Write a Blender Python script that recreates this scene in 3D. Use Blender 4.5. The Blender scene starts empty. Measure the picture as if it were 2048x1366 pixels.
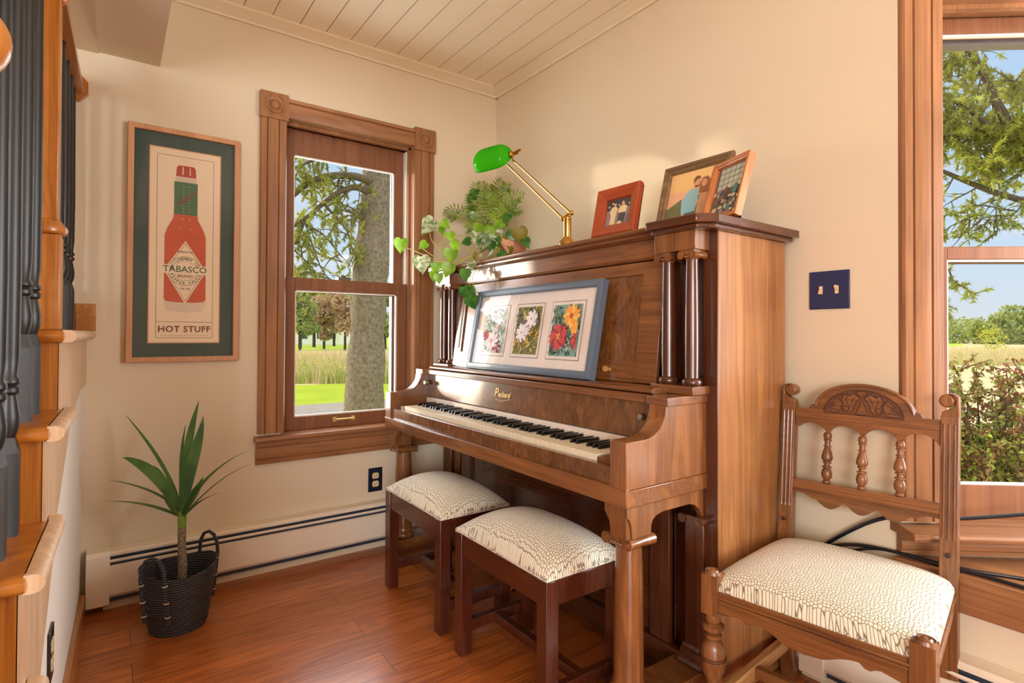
import bpy, bmesh, math, random
from mathutils import Vector, Matrix

S = bpy.context.scene
COL = S.collection
R = math.radians
random.seed(7)

# ------------------------------------------------------------------ camera
CAM = Vector((2.625, -1.77, 1.04))
FOC, PCX, PCY = 1110.5, 1024.0, 657.0
YAW, PIT, ROL = R(54.293), R(.623), R(.264)
_f = Vector((-math.sin(YAW) * math.cos(PIT), math.cos(YAW) * math.cos(PIT), math.sin(PIT)))
_r0 = Vector((math.cos(YAW), math.sin(YAW), 0))
_u0 = _r0.cross(_f)
_r = _r0 * math.cos(ROL) + _u0 * math.sin(ROL)
_u = -_r0 * math.sin(ROL) + _u0 * math.cos(ROL)
cd = bpy.data.cameras.new('camera')
cam = bpy.data.objects.new('camera', cd)
COL.objects.link(cam)
cd.sensor_width = 36.0
cd.lens = FOC / 2048 * 36.0
cd.shift_x = 0.0
cd.shift_y = (PCY - 683.0) / 2048.0
cd.clip_start = .02
cd.clip_end = 600
m3 = Matrix((_r, _u, -_f)).transposed()
cam.matrix_world = Matrix.Translation(CAM) @ m3.to_4x4()
S.camera = cam

# ------------------------------------------------------------------ colour management, world, sun, daylight, added fill lamps
S.view_settings.view_transform = 'Standard'
S.view_settings.look = 'None'
S.view_settings.gamma = 1.0
S.view_settings.exposure = -0.08
S.view_settings.use_curve_mapping = False
S.cycles.use_denoising = True
S.cycles.max_bounces = 8
S.cycles.diffuse_bounces = 5
S.cycles.transparent_max_bounces = 24
S.cycles.sample_clamp_indirect = 6.0
S.cycles.caustics_reflective = False
S.cycles.caustics_refractive = False

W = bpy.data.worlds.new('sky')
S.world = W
W.use_nodes = True
wt = W.node_tree
wt.nodes.clear()
wo = wt.nodes.new('ShaderNodeOutputWorld')
wb = wt.nodes.new('ShaderNodeBackground')
wc = wt.nodes.new('ShaderNodeTexCoord')
wx = wt.nodes.new('ShaderNodeSeparateXYZ')
wr = wt.nodes.new('ShaderNodeValToRGB')
wn = wt.nodes.new('ShaderNodeTexNoise')
wm = wt.nodes.new('ShaderNodeMapping')
wr2 = wt.nodes.new('ShaderNodeValToRGB')
wmix = wt.nodes.new('ShaderNodeMixRGB')
wt.links.new(wc.outputs['Generated'], wx.inputs[0])
wt.links.new(wx.outputs['Z'], wr.inputs[0])
el = wr.color_ramp.elements
el[0].position = 0.0
el[0].color = (.78, .84, .90, 1)
el[1].position = .5
el[1].color = (.36, .60, .92, 1)
e = el.new(.14)
e.color = (.62, .80, .97, 1)
wt.links.new(wc.outputs['Generated'], wm.inputs[0])
wm.inputs['Scale'].default_value = (2, 2, 9)
wt.links.new(wm.outputs[0], wn.inputs['Vector'])
wn.inputs['Scale'].default_value = 2.2
wn.inputs['Detail'].default_value = 5
wt.links.new(wn.outputs['Fac'], wr2.inputs[0])
wr2.color_ramp.elements[0].position = .48
wr2.color_ramp.elements[0].color = (0, 0, 0, 1)
wr2.color_ramp.elements[1].position = .75
wr2.color_ramp.elements[1].color = (.8, .8, .8, 1)
wt.links.new(wr2.outputs[0], wmix.inputs[0])
wt.links.new(wr.outputs[0], wmix.inputs[1])
wmix.inputs[2].default_value = (.86, .88, .92, 1)
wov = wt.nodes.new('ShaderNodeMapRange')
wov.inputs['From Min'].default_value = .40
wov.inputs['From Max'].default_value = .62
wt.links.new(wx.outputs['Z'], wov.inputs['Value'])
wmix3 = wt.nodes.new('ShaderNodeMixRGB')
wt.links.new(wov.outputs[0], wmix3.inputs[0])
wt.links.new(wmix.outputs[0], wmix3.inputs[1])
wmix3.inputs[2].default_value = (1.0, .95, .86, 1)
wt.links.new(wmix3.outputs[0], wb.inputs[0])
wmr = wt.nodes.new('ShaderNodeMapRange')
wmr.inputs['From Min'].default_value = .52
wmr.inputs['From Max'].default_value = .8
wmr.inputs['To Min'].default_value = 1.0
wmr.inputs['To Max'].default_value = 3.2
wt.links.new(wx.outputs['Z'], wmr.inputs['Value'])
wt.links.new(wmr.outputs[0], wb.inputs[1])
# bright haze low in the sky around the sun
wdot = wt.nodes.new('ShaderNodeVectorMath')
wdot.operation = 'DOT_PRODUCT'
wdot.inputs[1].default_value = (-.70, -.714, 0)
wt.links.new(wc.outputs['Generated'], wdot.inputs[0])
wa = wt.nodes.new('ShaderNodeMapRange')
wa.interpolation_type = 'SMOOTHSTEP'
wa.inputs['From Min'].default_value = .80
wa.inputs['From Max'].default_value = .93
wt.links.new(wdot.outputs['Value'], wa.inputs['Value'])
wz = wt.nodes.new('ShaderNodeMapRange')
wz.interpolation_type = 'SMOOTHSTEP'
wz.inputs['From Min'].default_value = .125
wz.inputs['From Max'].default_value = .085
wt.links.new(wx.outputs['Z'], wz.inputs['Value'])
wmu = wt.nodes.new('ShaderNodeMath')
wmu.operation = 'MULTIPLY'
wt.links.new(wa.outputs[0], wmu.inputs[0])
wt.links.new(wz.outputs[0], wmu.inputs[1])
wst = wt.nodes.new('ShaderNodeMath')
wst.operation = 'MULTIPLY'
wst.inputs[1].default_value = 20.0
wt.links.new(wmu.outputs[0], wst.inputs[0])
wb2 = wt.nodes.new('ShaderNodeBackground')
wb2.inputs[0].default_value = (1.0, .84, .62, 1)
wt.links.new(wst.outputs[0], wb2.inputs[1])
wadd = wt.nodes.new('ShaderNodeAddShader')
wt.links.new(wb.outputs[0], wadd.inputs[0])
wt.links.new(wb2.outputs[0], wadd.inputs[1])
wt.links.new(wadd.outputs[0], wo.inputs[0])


def lamp(name, kind, loc, direction, energy, color, size=None, size_y=None, **k):
    d = bpy.data.lights.new(name, kind)
    d.energy = energy
    d.color = color
    if kind == 'AREA':
        d.shape = 'RECTANGLE'
        d.size = size
        d.size_y = size_y
    for a, b in k.items():
        setattr(d, a, b)
    o = bpy.data.objects.new(name, d)
    COL.objects.link(o)
    o.location = loc
    o.rotation_euler = Vector(direction).to_track_quat('-Z', 'Y').to_euler()
    return o


lamp('sun', 'SUN', (-10, -8, 6), (1.5, 1.0, -.12), 1.9, (1.0, .84, .62), angle=R(2.2))
lamp('fill_lamp_east', 'AREA', (6.75, -4.4, 1.45), (-1, .32, .10), 400, (.97, .985, 1.0), 2.6, 1.7)  # added fill lamp, brightens the room through an unseen east opening
lamp('fill_lamp_back', 'AREA', (2.9, -6.75, 1.45), (-.05, 1, .16), 170, (.97, .985, 1.0), 3.6, 1.7)  # second added fill lamp, outside the unseen opening behind the camera
lamp('daylight_window_1', 'AREA', (-.34, -.83, 1.28), (1, .1, -.05), 16, (.93, .96, 1.0), .62, 1.38)
lamp('daylight_bay', 'AREA', (3.25, .95, 1.3), (-.7, -1, -.05), 125, (.97, .985, 1.0), 1.5, 1.4)


# ------------------------------------------------------------------ helpers
def ray(px, py):
    v = Vector(((px - PCX) / FOC, (py - PCY) / FOC))
    return _f + _r * v.x - _u * v.y


def at(px, py, axis, val):
    d = ray(px, py)
    i = 'xyz'.index(axis)
    return CAM + d * ((val - CAM[i]) / d[i])


def deep(px, py, dist):
    return CAM + ray(px, py) * dist


def tag(o, label=None, cat=None, group=None, kind=None):
    if label: o['label'] = label
    if cat: o['category'] = cat
    if group: o['group'] = group
    if kind: o['kind'] = kind
    return o


def empty(name, loc=(0, 0, 0), rz=0.0, **k):
    o = bpy.data.objects.new(name, None)
    o.empty_display_size = .05
    COL.objects.link(o)
    o.location = loc
    o.rotation_euler = (0, 0, rz)
    return tag(o, **k)


def origin_of(p):
    if p is None: return Vector((0, 0, 0))
    v = Vector(p.location)
    while p.parent:
        p = p.parent
        v = v + Vector(p.location)
    return v


def link(o, parent):
    COL.objects.link(o)
    if parent is not None:
        o.parent = parent


class MB:
    def __init__(self):
        self.v, self.f, self.m, self.cur = [], [], [], 0

    def add(self, vs, fs, M=None):
        n = len(self.v)
        for p in vs:
            p = Vector(p)
            if M is not None: p = M @ p
            self.v.append(p)
        for q in fs:
            self.f.append([i + n for i in q])
            self.m.append(self.cur)
        return self

    def box(self, a, b, M=None):
        x0, y0, z0 = [min(a[i], b[i]) for i in range(3)]
        x1, y1, z1 = [max(a[i], b[i]) for i in range(3)]
        vs = [(x0, y0, z0), (x1, y0, z0), (x1, y1, z0), (x0, y1, z0), (x0, y0, z1), (x1, y0, z1), (x1, y1, z1), (x0, y1, z1)]
        return self.add(vs, [(0, 3, 2, 1), (4, 5, 6, 7), (0, 1, 5, 4), (1, 2, 6, 5), (2, 3, 7, 6), (3, 0, 4, 7)], M)

    def taper(self, c0, s0, c1, s1, M=None):
        vs = []
        for c, s in ((c0, s0), (c1, s1)):
            for dx, dy in ((-1, -1), (1, -1), (1, 1), (-1, 1)):
                vs.append((c[0] + dx * s[0], c[1] + dy * s[1], c[2]))
        return self.add(vs, [(0, 3, 2, 1), (4, 5, 6, 7), (0, 1, 5, 4), (1, 2, 6, 5), (2, 3, 7, 6), (3, 0, 4, 7)], M)

    def prism(self, pts, ax, a, b, M=None):
        n = len(pts)
        vs = []
        for t in (a, b):
            for (p, q) in pts:
                vs.append({'x': (t, p, q), 'y': (p, t, q), 'z': (p, q, t)}[ax])
        fs = [list(range(n))[::-1], list(range(n, 2 * n))]
        for i in range(n):
            j = (i + 1) % n
            fs.append((i, j, n + j, n + i))
        return self.add(vs, fs, M)

    def lathe(self, prof, c=(0, 0, 0), seg=24, M=None, flute=0, fd=0.0, ax='z'):
        vs, fs = [], []
        for (r, z) in prof:
            for k in range(seg):
                a = 2 * math.pi * k / seg
                rr = r
                if flute and r > 0: rr = r * (1 - fd * abs(math.sin(a * flute / 2)))
                p = (rr * math.cos(a), rr * math.sin(a), z)
                if ax == 'y': p = (p[0], p[2], p[1])
                if ax == 'x': p = (p[2], p[0], p[1])
                vs.append((c[0] + p[0], c[1] + p[1], c[2] + p[2]))
        for i in range(len(prof) - 1):
            for k in range(seg):
                l = (k + 1) % seg
                fs.append((i * seg + k, i * seg + l, (i + 1) * seg + l, (i + 1) * seg + k))
        if prof[0][0] > 1e-6: fs.append(list(range(seg))[::-1])
        if prof[-1][0] > 1e-6: fs.append([(len(prof) - 1) * seg + k for k in range(seg)])
        return self.add(vs, fs, M)

    def tube(self, pts, r, seg=8, M=None, cap=True):
        pts = [Vector(p) for p in pts]
        n = len(pts)
        rs = r if isinstance(r, (list, tuple)) else [r] * n
        vs, fs = [], []
        t0 = (pts[1] - pts[0]).normalized()
        ref = Vector((0, 0, 1)) if abs(t0.z) < .9 else Vector((1, 0, 0))
        u = t0.cross(ref).normalized()
        for i in range(n):
            t = (pts[min(i + 1, n - 1)] - pts[max(i - 1, 0)]).normalized()
            u = (u - t * u.dot(t)).normalized()
            w = t.cross(u)
            for k in range(seg):
                a = 2 * math.pi * k / seg
                vs.append(pts[i] + (u * math.cos(a) + w * math.sin(a)) * rs[i])
        for i in range(n - 1):
            for k in range(seg):
                l = (k + 1) % seg
                fs.append((i * seg + k, i * seg + l, (i + 1) * seg + l, (i + 1) * seg + k))
        if cap:
            fs.append(list(range(seg))[::-1])
            fs.append([(n - 1) * seg + k for k in range(seg)])
        return self.add(vs, fs, M)

    def grid(self, fn, nu, nv, M=None, closed_u=False):
        vs = [fn(i / nu, j / nv) for j in range(nv + 1) for i in range(nu + (0 if closed_u else 1))]
        w = nu if closed_u else nu + 1
        fs = []
        for j in range(nv):
            for i in range(nu):
                k = (i + 1) % w
                fs.append((j * w + i, j * w + k, (j + 1) * w + k, (j + 1) * w + i))
        return self.add(vs, fs, M)

    def sphere(self, c, r, seg=16, rings=10, M=None):
        prof = [(r * math.sin(math.pi * i / rings), -r * math.cos(math.pi * i / rings)) for i in range(rings + 1)]
        prof[0] = (0, prof[0][1])
        prof[-1] = (0, prof[-1][1])
        return self.lathe(prof, c, seg, M)

    def build(self, name, mats, parent=None, bevel=0.0, smooth=True, seg=2, fix=True, off=True, sub=0, ang=35):
        o0 = origin_of(parent) if off else Vector((0, 0, 0))
        me = bpy.data.meshes.new(name)
        me.from_pydata([tuple(p - o0) for p in self.v], [], self.f)
        if not isinstance(mats, (list, tuple)): mats = [mats]
        for m in mats: me.materials.append(m)
        if len(mats) > 1:
            for p, i in zip(me.polygons, self.m): p.material_index = i
        if fix:
            bm = bmesh.new()
            bm.from_mesh(me)
            bmesh.ops.remove_doubles(bm, verts=bm.verts, dist=1e-6)
            bmesh.ops.recalc_face_normals(bm, faces=bm.faces)
            bm.to_mesh(me)
            bm.free()
        if smooth:
            for p in me.polygons: p.use_smooth = True
            me.set_sharp_from_angle(angle=R(ang))
        me.update()
        o = bpy.data.objects.new(name, me)
        link(o, parent)
        if bevel > 0:
            b = o.modifiers.new('bevel', 'BEVEL')
            b.width = bevel
            b.segments = seg
            b.limit_method = 'ANGLE'
            b.angle_limit = R(40)
            b.harden_normals = False
        if sub:
            s = o.modifiers.new('sub', 'SUBSURF')
            s.levels = s.render_levels = sub
        return o


def text_mb(body, size, M, align='CENTER', shear=0.0, space=1.0, depth=.0004, bold=0.0):
    cu = bpy.data.curves.new('t', 'FONT')
    cu.body = body
    cu.size = size
    cu.align_x = align
    cu.align_y = 'CENTER'
    cu.shear = shear
    cu.space_character = space
    cu.extrude = depth
    cu.offset = bold
    cu.resolution_u = 3
    o = bpy.data.objects.new('t', cu)
    COL.objects.link(o)
    dg = bpy.context.evaluated_depsgraph_get()
    dg.update()
    me = bpy.data.meshes.new_from_object(o.evaluated_get(dg))
    vs = [M @ v.co for v in me.vertices]
    fs = [list(p.vertices) for p in me.polygons]
    bpy.data.objects.remove(o)
    bpy.data.meshes.remove(me)
    return vs, fs


def circ(cx, cy, r, n=32, a0=0, a1=360, ry=None):
    ry = ry or r
    return [(cx + r * math.cos(R(a0 + (a1 - a0) * i / n)), cy + ry * math.sin(R(a0 + (a1 - a0) * i / n))) for i in range(n + (0 if abs(a1 - a0) == 360 else 1))]


# ------------------------------------------------------------------ materials
def srgb(r, g, b):
    return tuple(((c / 255 / 12.92) if c <= 10 else ((c / 255 + .055) / 1.055) ** 2.4) for c in (r, g, b)) + (1,)


def newmat(name):
    m = bpy.data.materials.new(name)
    m.use_nodes = True
    t = m.node_tree
    return m, t, t.nodes['Principled BSDF']


def plain(name, col, rough=.5, metal=0.0, spec=.5, bump=0.0, bscale=60.0, var=0.0):
    m, t, b = newmat(name)
    b.inputs['Base Color'].default_value = col
    b.inputs['Roughness'].default_value = rough
    b.inputs['Metallic'].default_value = metal
    b.inputs['Specular IOR Level'].default_value = spec
    if bump or var:
        tc = t.nodes.new('ShaderNodeTexCoord')
        n = t.nodes.new('ShaderNodeTexNoise')
        n.inputs['Scale'].default_value = bscale
        n.inputs['Detail'].default_value = 4
        t.links.new(tc.outputs['Object'], n.inputs['Vector'])
        if bump:
            bp = t.nodes.new('ShaderNodeBump')
            bp.inputs['Strength'].default_value = bump
            bp.inputs['Distance'].default_value = .004
            t.links.new(n.outputs['Fac'], bp.inputs['Height'])
            t.links.new(bp.outputs[0], b.inputs['Normal'])
        if var:
            mx = t.nodes.new('ShaderNodeMixRGB')
            mx.blend_type = 'MULTIPLY'
            mx.inputs[0].default_value = var
            mx.inputs[1].default_value = col
            rp = t.nodes.new('ShaderNodeValToRGB')
            rp.color_ramp.elements[0].position = .3
            rp.color_ramp.elements[0].color = (.25, .25, .25, 1)
            rp.color_ramp.elements[1].position = .7
            t.links.new(n.outputs['Fac'], rp.inputs[0])
            t.links.new(rp.outputs[0], mx.inputs[2])
            t.links.new(mx.outputs[0], b.inputs['Base Color'])
    return m


def wood(name, dark, light, axis='z', scale=1.0, rough=.35, fig=.5, coat=.0, bump=.08, blotch=0.0, spec=.5, burl=False):
    """straight grain running along axis, with cathedral figure"""
    m, t, b = newmat(name)
    tc = t.nodes.new('ShaderNodeTexCoord')
    mp = t.nodes.new('ShaderNodeMapping')
    k = {'x': (1.2, 14, 14), 'y': (14, 1.2, 14), 'z': (14, 14, 1.2)}[axis]
    if burl: k = (9, 9, 5)
    mp.inputs['Scale'].default_value = [q * scale for q in k]
    t.links.new(tc.outputs['Object'], mp.inputs[0])
    n1 = t.nodes.new('ShaderNodeTexNoise')
    n1.inputs['Scale'].default_value = 1.0
    n1.inputs['Detail'].default_value = 5
    n1.inputs['Distortion'].default_value = fig
    t.links.new(mp.outputs[0], n1.inputs['Vector'])
    mp2 = t.nodes.new('ShaderNodeMapping')
    k2 = {'x': (4, 180, 180), 'y': (180, 4, 180), 'z': (180, 180, 4)}[axis]
    if burl: k2 = (110, 110, 22)
    mp2.inputs['Scale'].default_value = [q * scale for q in k2]
    t.links.new(tc.outputs['Object'], mp2.inputs[0])
    n2 = t.nodes.new('ShaderNodeTexNoise')
    n2.inputs['Scale'].default_value = 1.0
    n2.inputs['Detail'].default_value = 2
    t.links.new(mp2.outputs[0], n2.inputs['Vector'])
    # rings from the slow noise
    mu = t.nodes.new('ShaderNodeMath')
    mu.operation = 'MULTIPLY'
    mu.inputs[1].default_value = 8.0
    t.links.new(n1.outputs['Fac'], mu.inputs[0])
    fr = t.nodes.new('ShaderNodeMath')
    fr.operation = 'PINGPONG'
    fr.inputs[1].default_value = 1.0
    t.links.new(mu.outputs[0], fr.inputs[0])
    mixv = t.nodes.new('ShaderNodeMath')
    mixv.operation = 'MULTIPLY_ADD'
    mixv.inputs[1].default_value = .16
    t.links.new(fr.outputs[0], mixv.inputs[0])
    sc = t.nodes.new('ShaderNodeMath')
    sc.operation = 'MULTIPLY'
    sc.inputs[1].default_value = .40
    t.links.new(n2.outputs['Fac'], sc.inputs[0])
    nl = t.nodes.new('ShaderNodeMath')
    nl.operation = 'MULTIPLY_ADD'
    nl.inputs[1].default_value = .44
    t.links.new(n1.outputs['Fac'], nl.inputs[0])
    t.links.new(sc.outputs[0], nl.inputs[2])
    t.links.new(nl.outputs[0], mixv.inputs[2])
    rp = t.nodes.new('ShaderNodeValToRGB')
    rp.color_ramp.elements[0].position = .22
    rp.color_ramp.elements[0].color = dark
    rp.color_ramp.elements[1].position = .72
    rp.color_ramp.elements[1].color = light
    t.links.new(mixv.outputs[0], rp.inputs[0])
    out = rp.outputs[0]
    if blotch:
        nb = t.nodes.new('ShaderNodeTexNoise')
        nb.inputs['Scale'].default_value = 7
        nb.inputs['Detail'].default_value = 6
        nb.inputs['Roughness'].default_value = .6
        t.links.new(tc.outputs['Object'], nb.inputs['Vector'])
        rb = t.nodes.new('ShaderNodeValToRGB')
        rb.color_ramp.elements[0].position = .35
        rb.color_ramp.elements[0].color = (.45, .4, .38, 1)
        rb.color_ramp.elements[1].position = .65
        rb.color_ramp.elements[1].color = (1.0, 1.0, 1.0, 1)
        t.links.new(nb.outputs['Fac'], rb.inputs[0])
        mm = t.nodes.new('ShaderNodeMixRGB')
        mm.blend_type = 'MULTIPLY'
        mm.inputs[0].default_value = blotch
        t.links.new(out, mm.inputs[1])
        t.links.new(rb.outputs[0], mm.inputs[2])
        out = mm.outputs[0]
    t.links.new(out, b.inputs['Base Color'])
    b.inputs['Roughness'].default_value = rough
    b.inputs['Specular IOR Level'].default_value = spec
    if coat:
        b.inputs['Coat Weight'].default_value = coat
        b.inputs['Coat Roughness'].default_value = .12
    bp = t.nodes.new('ShaderNodeBump')
    bp.inputs['Strength'].default_value = bump
    bp.inputs['Distance'].default_value = .002
    t.links.new(n2.outputs['Fac'], bp.inputs['Height'])
    t.links.new(bp.outputs[0], b.inputs['Normal'])
    return m


def glass(name, refl=1.0, tint=(1, 1, 1, 1)):
    m = bpy.data.materials.new(name)
    m.use_nodes = True
    t = m.node_tree
    t.nodes.clear()
    o = t.nodes.new('ShaderNodeOutputMaterial')
    tr = t.nodes.new('ShaderNodeBsdfTransparent')
    tr.inputs[0].default_value = tint
    gl = t.nodes.new('ShaderNodeBsdfGlossy')
    gl.inputs['Roughness'].default_value = .0
    fr = t.nodes.new('ShaderNodeFresnel')
    fr.inputs[0].default_value = 1.45
    mu = t.nodes.new('ShaderNodeMath')
    mu.operation = 'MULTIPLY'
    mu.inputs[1].default_value = refl
    mx = t.nodes.new('ShaderNodeMixShader')
    ge = t.nodes.new('ShaderNodeNewGeometry')
    inv = t.nodes.new('ShaderNodeMath')
    inv.operation = 'SUBTRACT'
    inv.inputs[0].default_value = 1.0
    t.links.new(ge.outputs['Backfacing'], inv.inputs[1])
    front = t.nodes.new('ShaderNodeMath')
    front.operation = 'MULTIPLY'
    t.links.new(fr.outputs[0], front.inputs[0])
    t.links.new(inv.outputs[0], front.inputs[1])
    t.links.new(front.outputs[0], mu.inputs[0])
    t.links.new(mu.outputs[0], mx.inputs[0])
    t.links.new(tr.outputs[0], mx.inputs[1])
    t.links.new(gl.outputs[0], mx.inputs[2])
    t.links.new(mx.outputs[0], o.inputs[0])
    return m


def leafmat(name, col, col2, trans=.45, rough=.4, scale=14.0):
    m = bpy.data.materials.new(name)
    m.use_nodes = True
    t = m.node_tree
    b = t.nodes['Principled BSDF']
    o = t.nodes['Material Output']
    tc = t.nodes.new('ShaderNodeTexCoord')
    n = t.nodes.new('ShaderNodeTexNoise')
    n.inputs['Scale'].default_value = scale
    n.inputs['Detail'].default_value = 3
    rp = t.nodes.new('ShaderNodeValToRGB')
    rp.color_ramp.elements[0].position = .35
    rp.color_ramp.elements[0].color = col
    rp.color_ramp.elements[1].position = .65
    rp.color_ramp.elements[1].color = col2
    t.links.new(tc.outputs['Object'], n.inputs['Vector'])
    t.links.new(n.outputs['Fac'], rp.inputs[0])
    t.links.new(rp.outputs[0], b.inputs['Base Color'])
    b.inputs['Roughness'].default_value = rough
    tl = t.nodes.new('ShaderNodeBsdfTranslucent')
    t.links.new(rp.outputs[0], tl.inputs[0])
    mx = t.nodes.new('ShaderNodeMixShader')
    mx.inputs[0].default_value = trans
    t.links.new(b.outputs[0], mx.inputs[1])
    t.links.new(tl.outputs[0], mx.inputs[2])
    t.links.new(mx.outputs[0], o.inputs[0])
    return m


M = {}
M['wall'] = plain('wall_paint', srgb(220, 206, 180), .75, bump=.05, bscale=180, spec=.25)
M['wall_white'] = plain('white_paint', srgb(238, 232, 222), .7, bump=.03, bscale=160, spec=.25)
M['cream'] = plain('cream_trim', srgb(232, 218, 188), .5)
M['heater'] = plain('heater_enamel', srgb(236, 224, 204), .42)
M['heat_dark'] = plain('heater_slot', srgb(52, 62, 76), .35)
M['casing'] = wood('window_fir', srgb(108, 68, 40), srgb(176, 124, 82), 'z', 1.0, .35, .4)
M['casing_h'] = wood('window_fir_horizontal', srgb(108, 68, 40), srgb(176, 124, 82), 'y', 1.0, .35, .4)
M['casing_x'] = wood('window_fir_lengthwise', srgb(108, 68, 40), srgb(176, 124, 82), 'x', 1.0, .35, .4)
M['sash'] = wood('sash_wood', srgb(104, 64, 42), srgb(150, 100, 68), 'z', 1.0, .35, .3)
M['oak'] = wood('golden_oak', srgb(136, 74, 20), srgb(200, 128, 50), 'z', 1.2, .35, 1.2, coat=.3)
M['oak_x'] = wood('golden_oak_tread', srgb(140, 80, 30), srgb(206, 142, 74), 'x', 1.2, .3, .8, coat=.3)
M['oak_y'] = wood('golden_oak_nosing', srgb(136, 74, 20), srgb(196, 122, 46), 'y', 1.2, .3, .8, coat=.3)
M['oak_pale'] = wood('pale_oak', srgb(186, 146, 108), srgb(228, 196, 160), 'z', 1.0, .4, 1.4)
M['black'] = plain('black_paint', srgb(20, 20, 20), .42, spec=.6)
M['pw'] = wood('walnut_vertical', srgb(84, 48, 24), srgb(154, 100, 54), 'z', 1.0, .26, .9, coat=.45, blotch=.3)
M['pwx'] = wood('walnut_long', srgb(82, 46, 24), srgb(150, 96, 50), 'x', 1.0, .26, .9, coat=.45, blotch=.3)
M['pwd'] = wood('walnut_dark', srgb(50, 24, 14), srgb(100, 54, 30), 'z', 1.0, .25, .8, coat=.5, blotch=.3)
M['pwdx'] = wood('walnut_dark_long', srgb(50, 24, 14), srgb(100, 54, 30), 'x', 1.0, .25, .8, coat=.5, blotch=.3)
M['pburl'] = wood('walnut_burl', srgb(70, 40, 18), srgb(148, 96, 50), 'z', 1.0, .24, 2.2, coat=.5, blotch=.55, burl=True)
M['pside'] = wood('walnut_side', srgb(116, 70, 36), srgb(186, 130, 78), 'z', .5, .3, 2.6, coat=.3, blotch=.25)
M['mahog'] = wood('dark_mahogany', srgb(44, 18, 10), srgb(92, 42, 24), 'z', 1.2, .25, .3, coat=.4)
M['mahog_x'] = wood('dark_mahogany_long', srgb(44, 18, 10), srgb(96, 44, 24), 'x', 1.2, .25, .3, coat=.4)
M['choak'] = wood('chair_oak', srgb(62, 34, 16), srgb(150, 98, 54), 'z', 1.3, .35, .5, coat=.25)
M['choak_x'] = wood('chair_oak_long', srgb(62, 34, 16), srgb(150, 98, 54), 'x', 1.3, .35, .5, coat=.25)
M['choak_pale'] = wood('chair_oak_pale', srgb(150, 104, 58), srgb(200, 152, 100), 'y', 1.3, .4, .5)
M['carve_ground'] = plain('carved_ground', srgb(104, 62, 36), .5)
M['carve'] = plain('carved_groove', srgb(54, 28, 18), .6)
M['ivory'] = plain('ivory', srgb(240, 228, 200), .25, var=.06, bscale=9)
M['ivory_front'] = plain('ivory_front', srgb(222, 214, 188), .35)
M['ebony'] = plain('ebony', srgb(20, 18, 18), .22)
M['felt'] = plain('key_rail', srgb(232, 218, 206), .6)
M['brass'] = plain('brass', srgb(206, 156, 82), .22, metal=1.0)
M['steel'] = plain('steel', srgb(180, 176, 168), .3, metal=1.0)
M['gold'] = plain('gilt', srgb(214, 184, 120), .4, metal=.4)
M['navy'] = plain('navy_plate', srgb(32, 42, 84), .4)
M['navy_dark'] = plain('dark_plate', srgb(14, 26, 42), .4)
M['almond'] = plain('almond', srgb(232, 206, 160), .4)
M['slotb'] = plain('slot_black', srgb(30, 24, 20), .5)
M['basket'] = None
M['glass'] = glass('window_pane', .55)
M['picglass'] = glass('picture_pane', 1.2)
M['rose_gold'] = wood('copper_frame', srgb(176, 124, 88), srgb(216, 164, 122), 'z', 1.2, .35, .3)
M['mat_teal'] = plain('teal_mat', srgb(44, 74, 68), .7)
M['cream_paper'] = plain('cream_paper', srgb(240, 220, 188), .7)
M['ink'] = plain('brown_ink', srgb(126, 66, 44), .7)
M['p_red'] = plain('print_red', srgb(204, 90, 56), .7, var=.1, bscale=9)
M['p_cap'] = plain('print_cap', srgb(178, 56, 40), .7)
M['p_green'] = plain('print_green', srgb(58, 108, 72), .7)
M['p_dgreen'] = plain('print_dark_green', srgb(50, 84, 56), .7)
M['p_clear'] = plain('print_clear', srgb(222, 206, 182), .7)
M['cord'] = plain('black_rubber', srgb(18, 22, 30), .3)
M['alu'] = plain('grey_aluminium', srgb(104, 96, 92), .5)
M['vinyl'] = plain('white_vinyl', srgb(232, 226, 214), .4)


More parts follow.
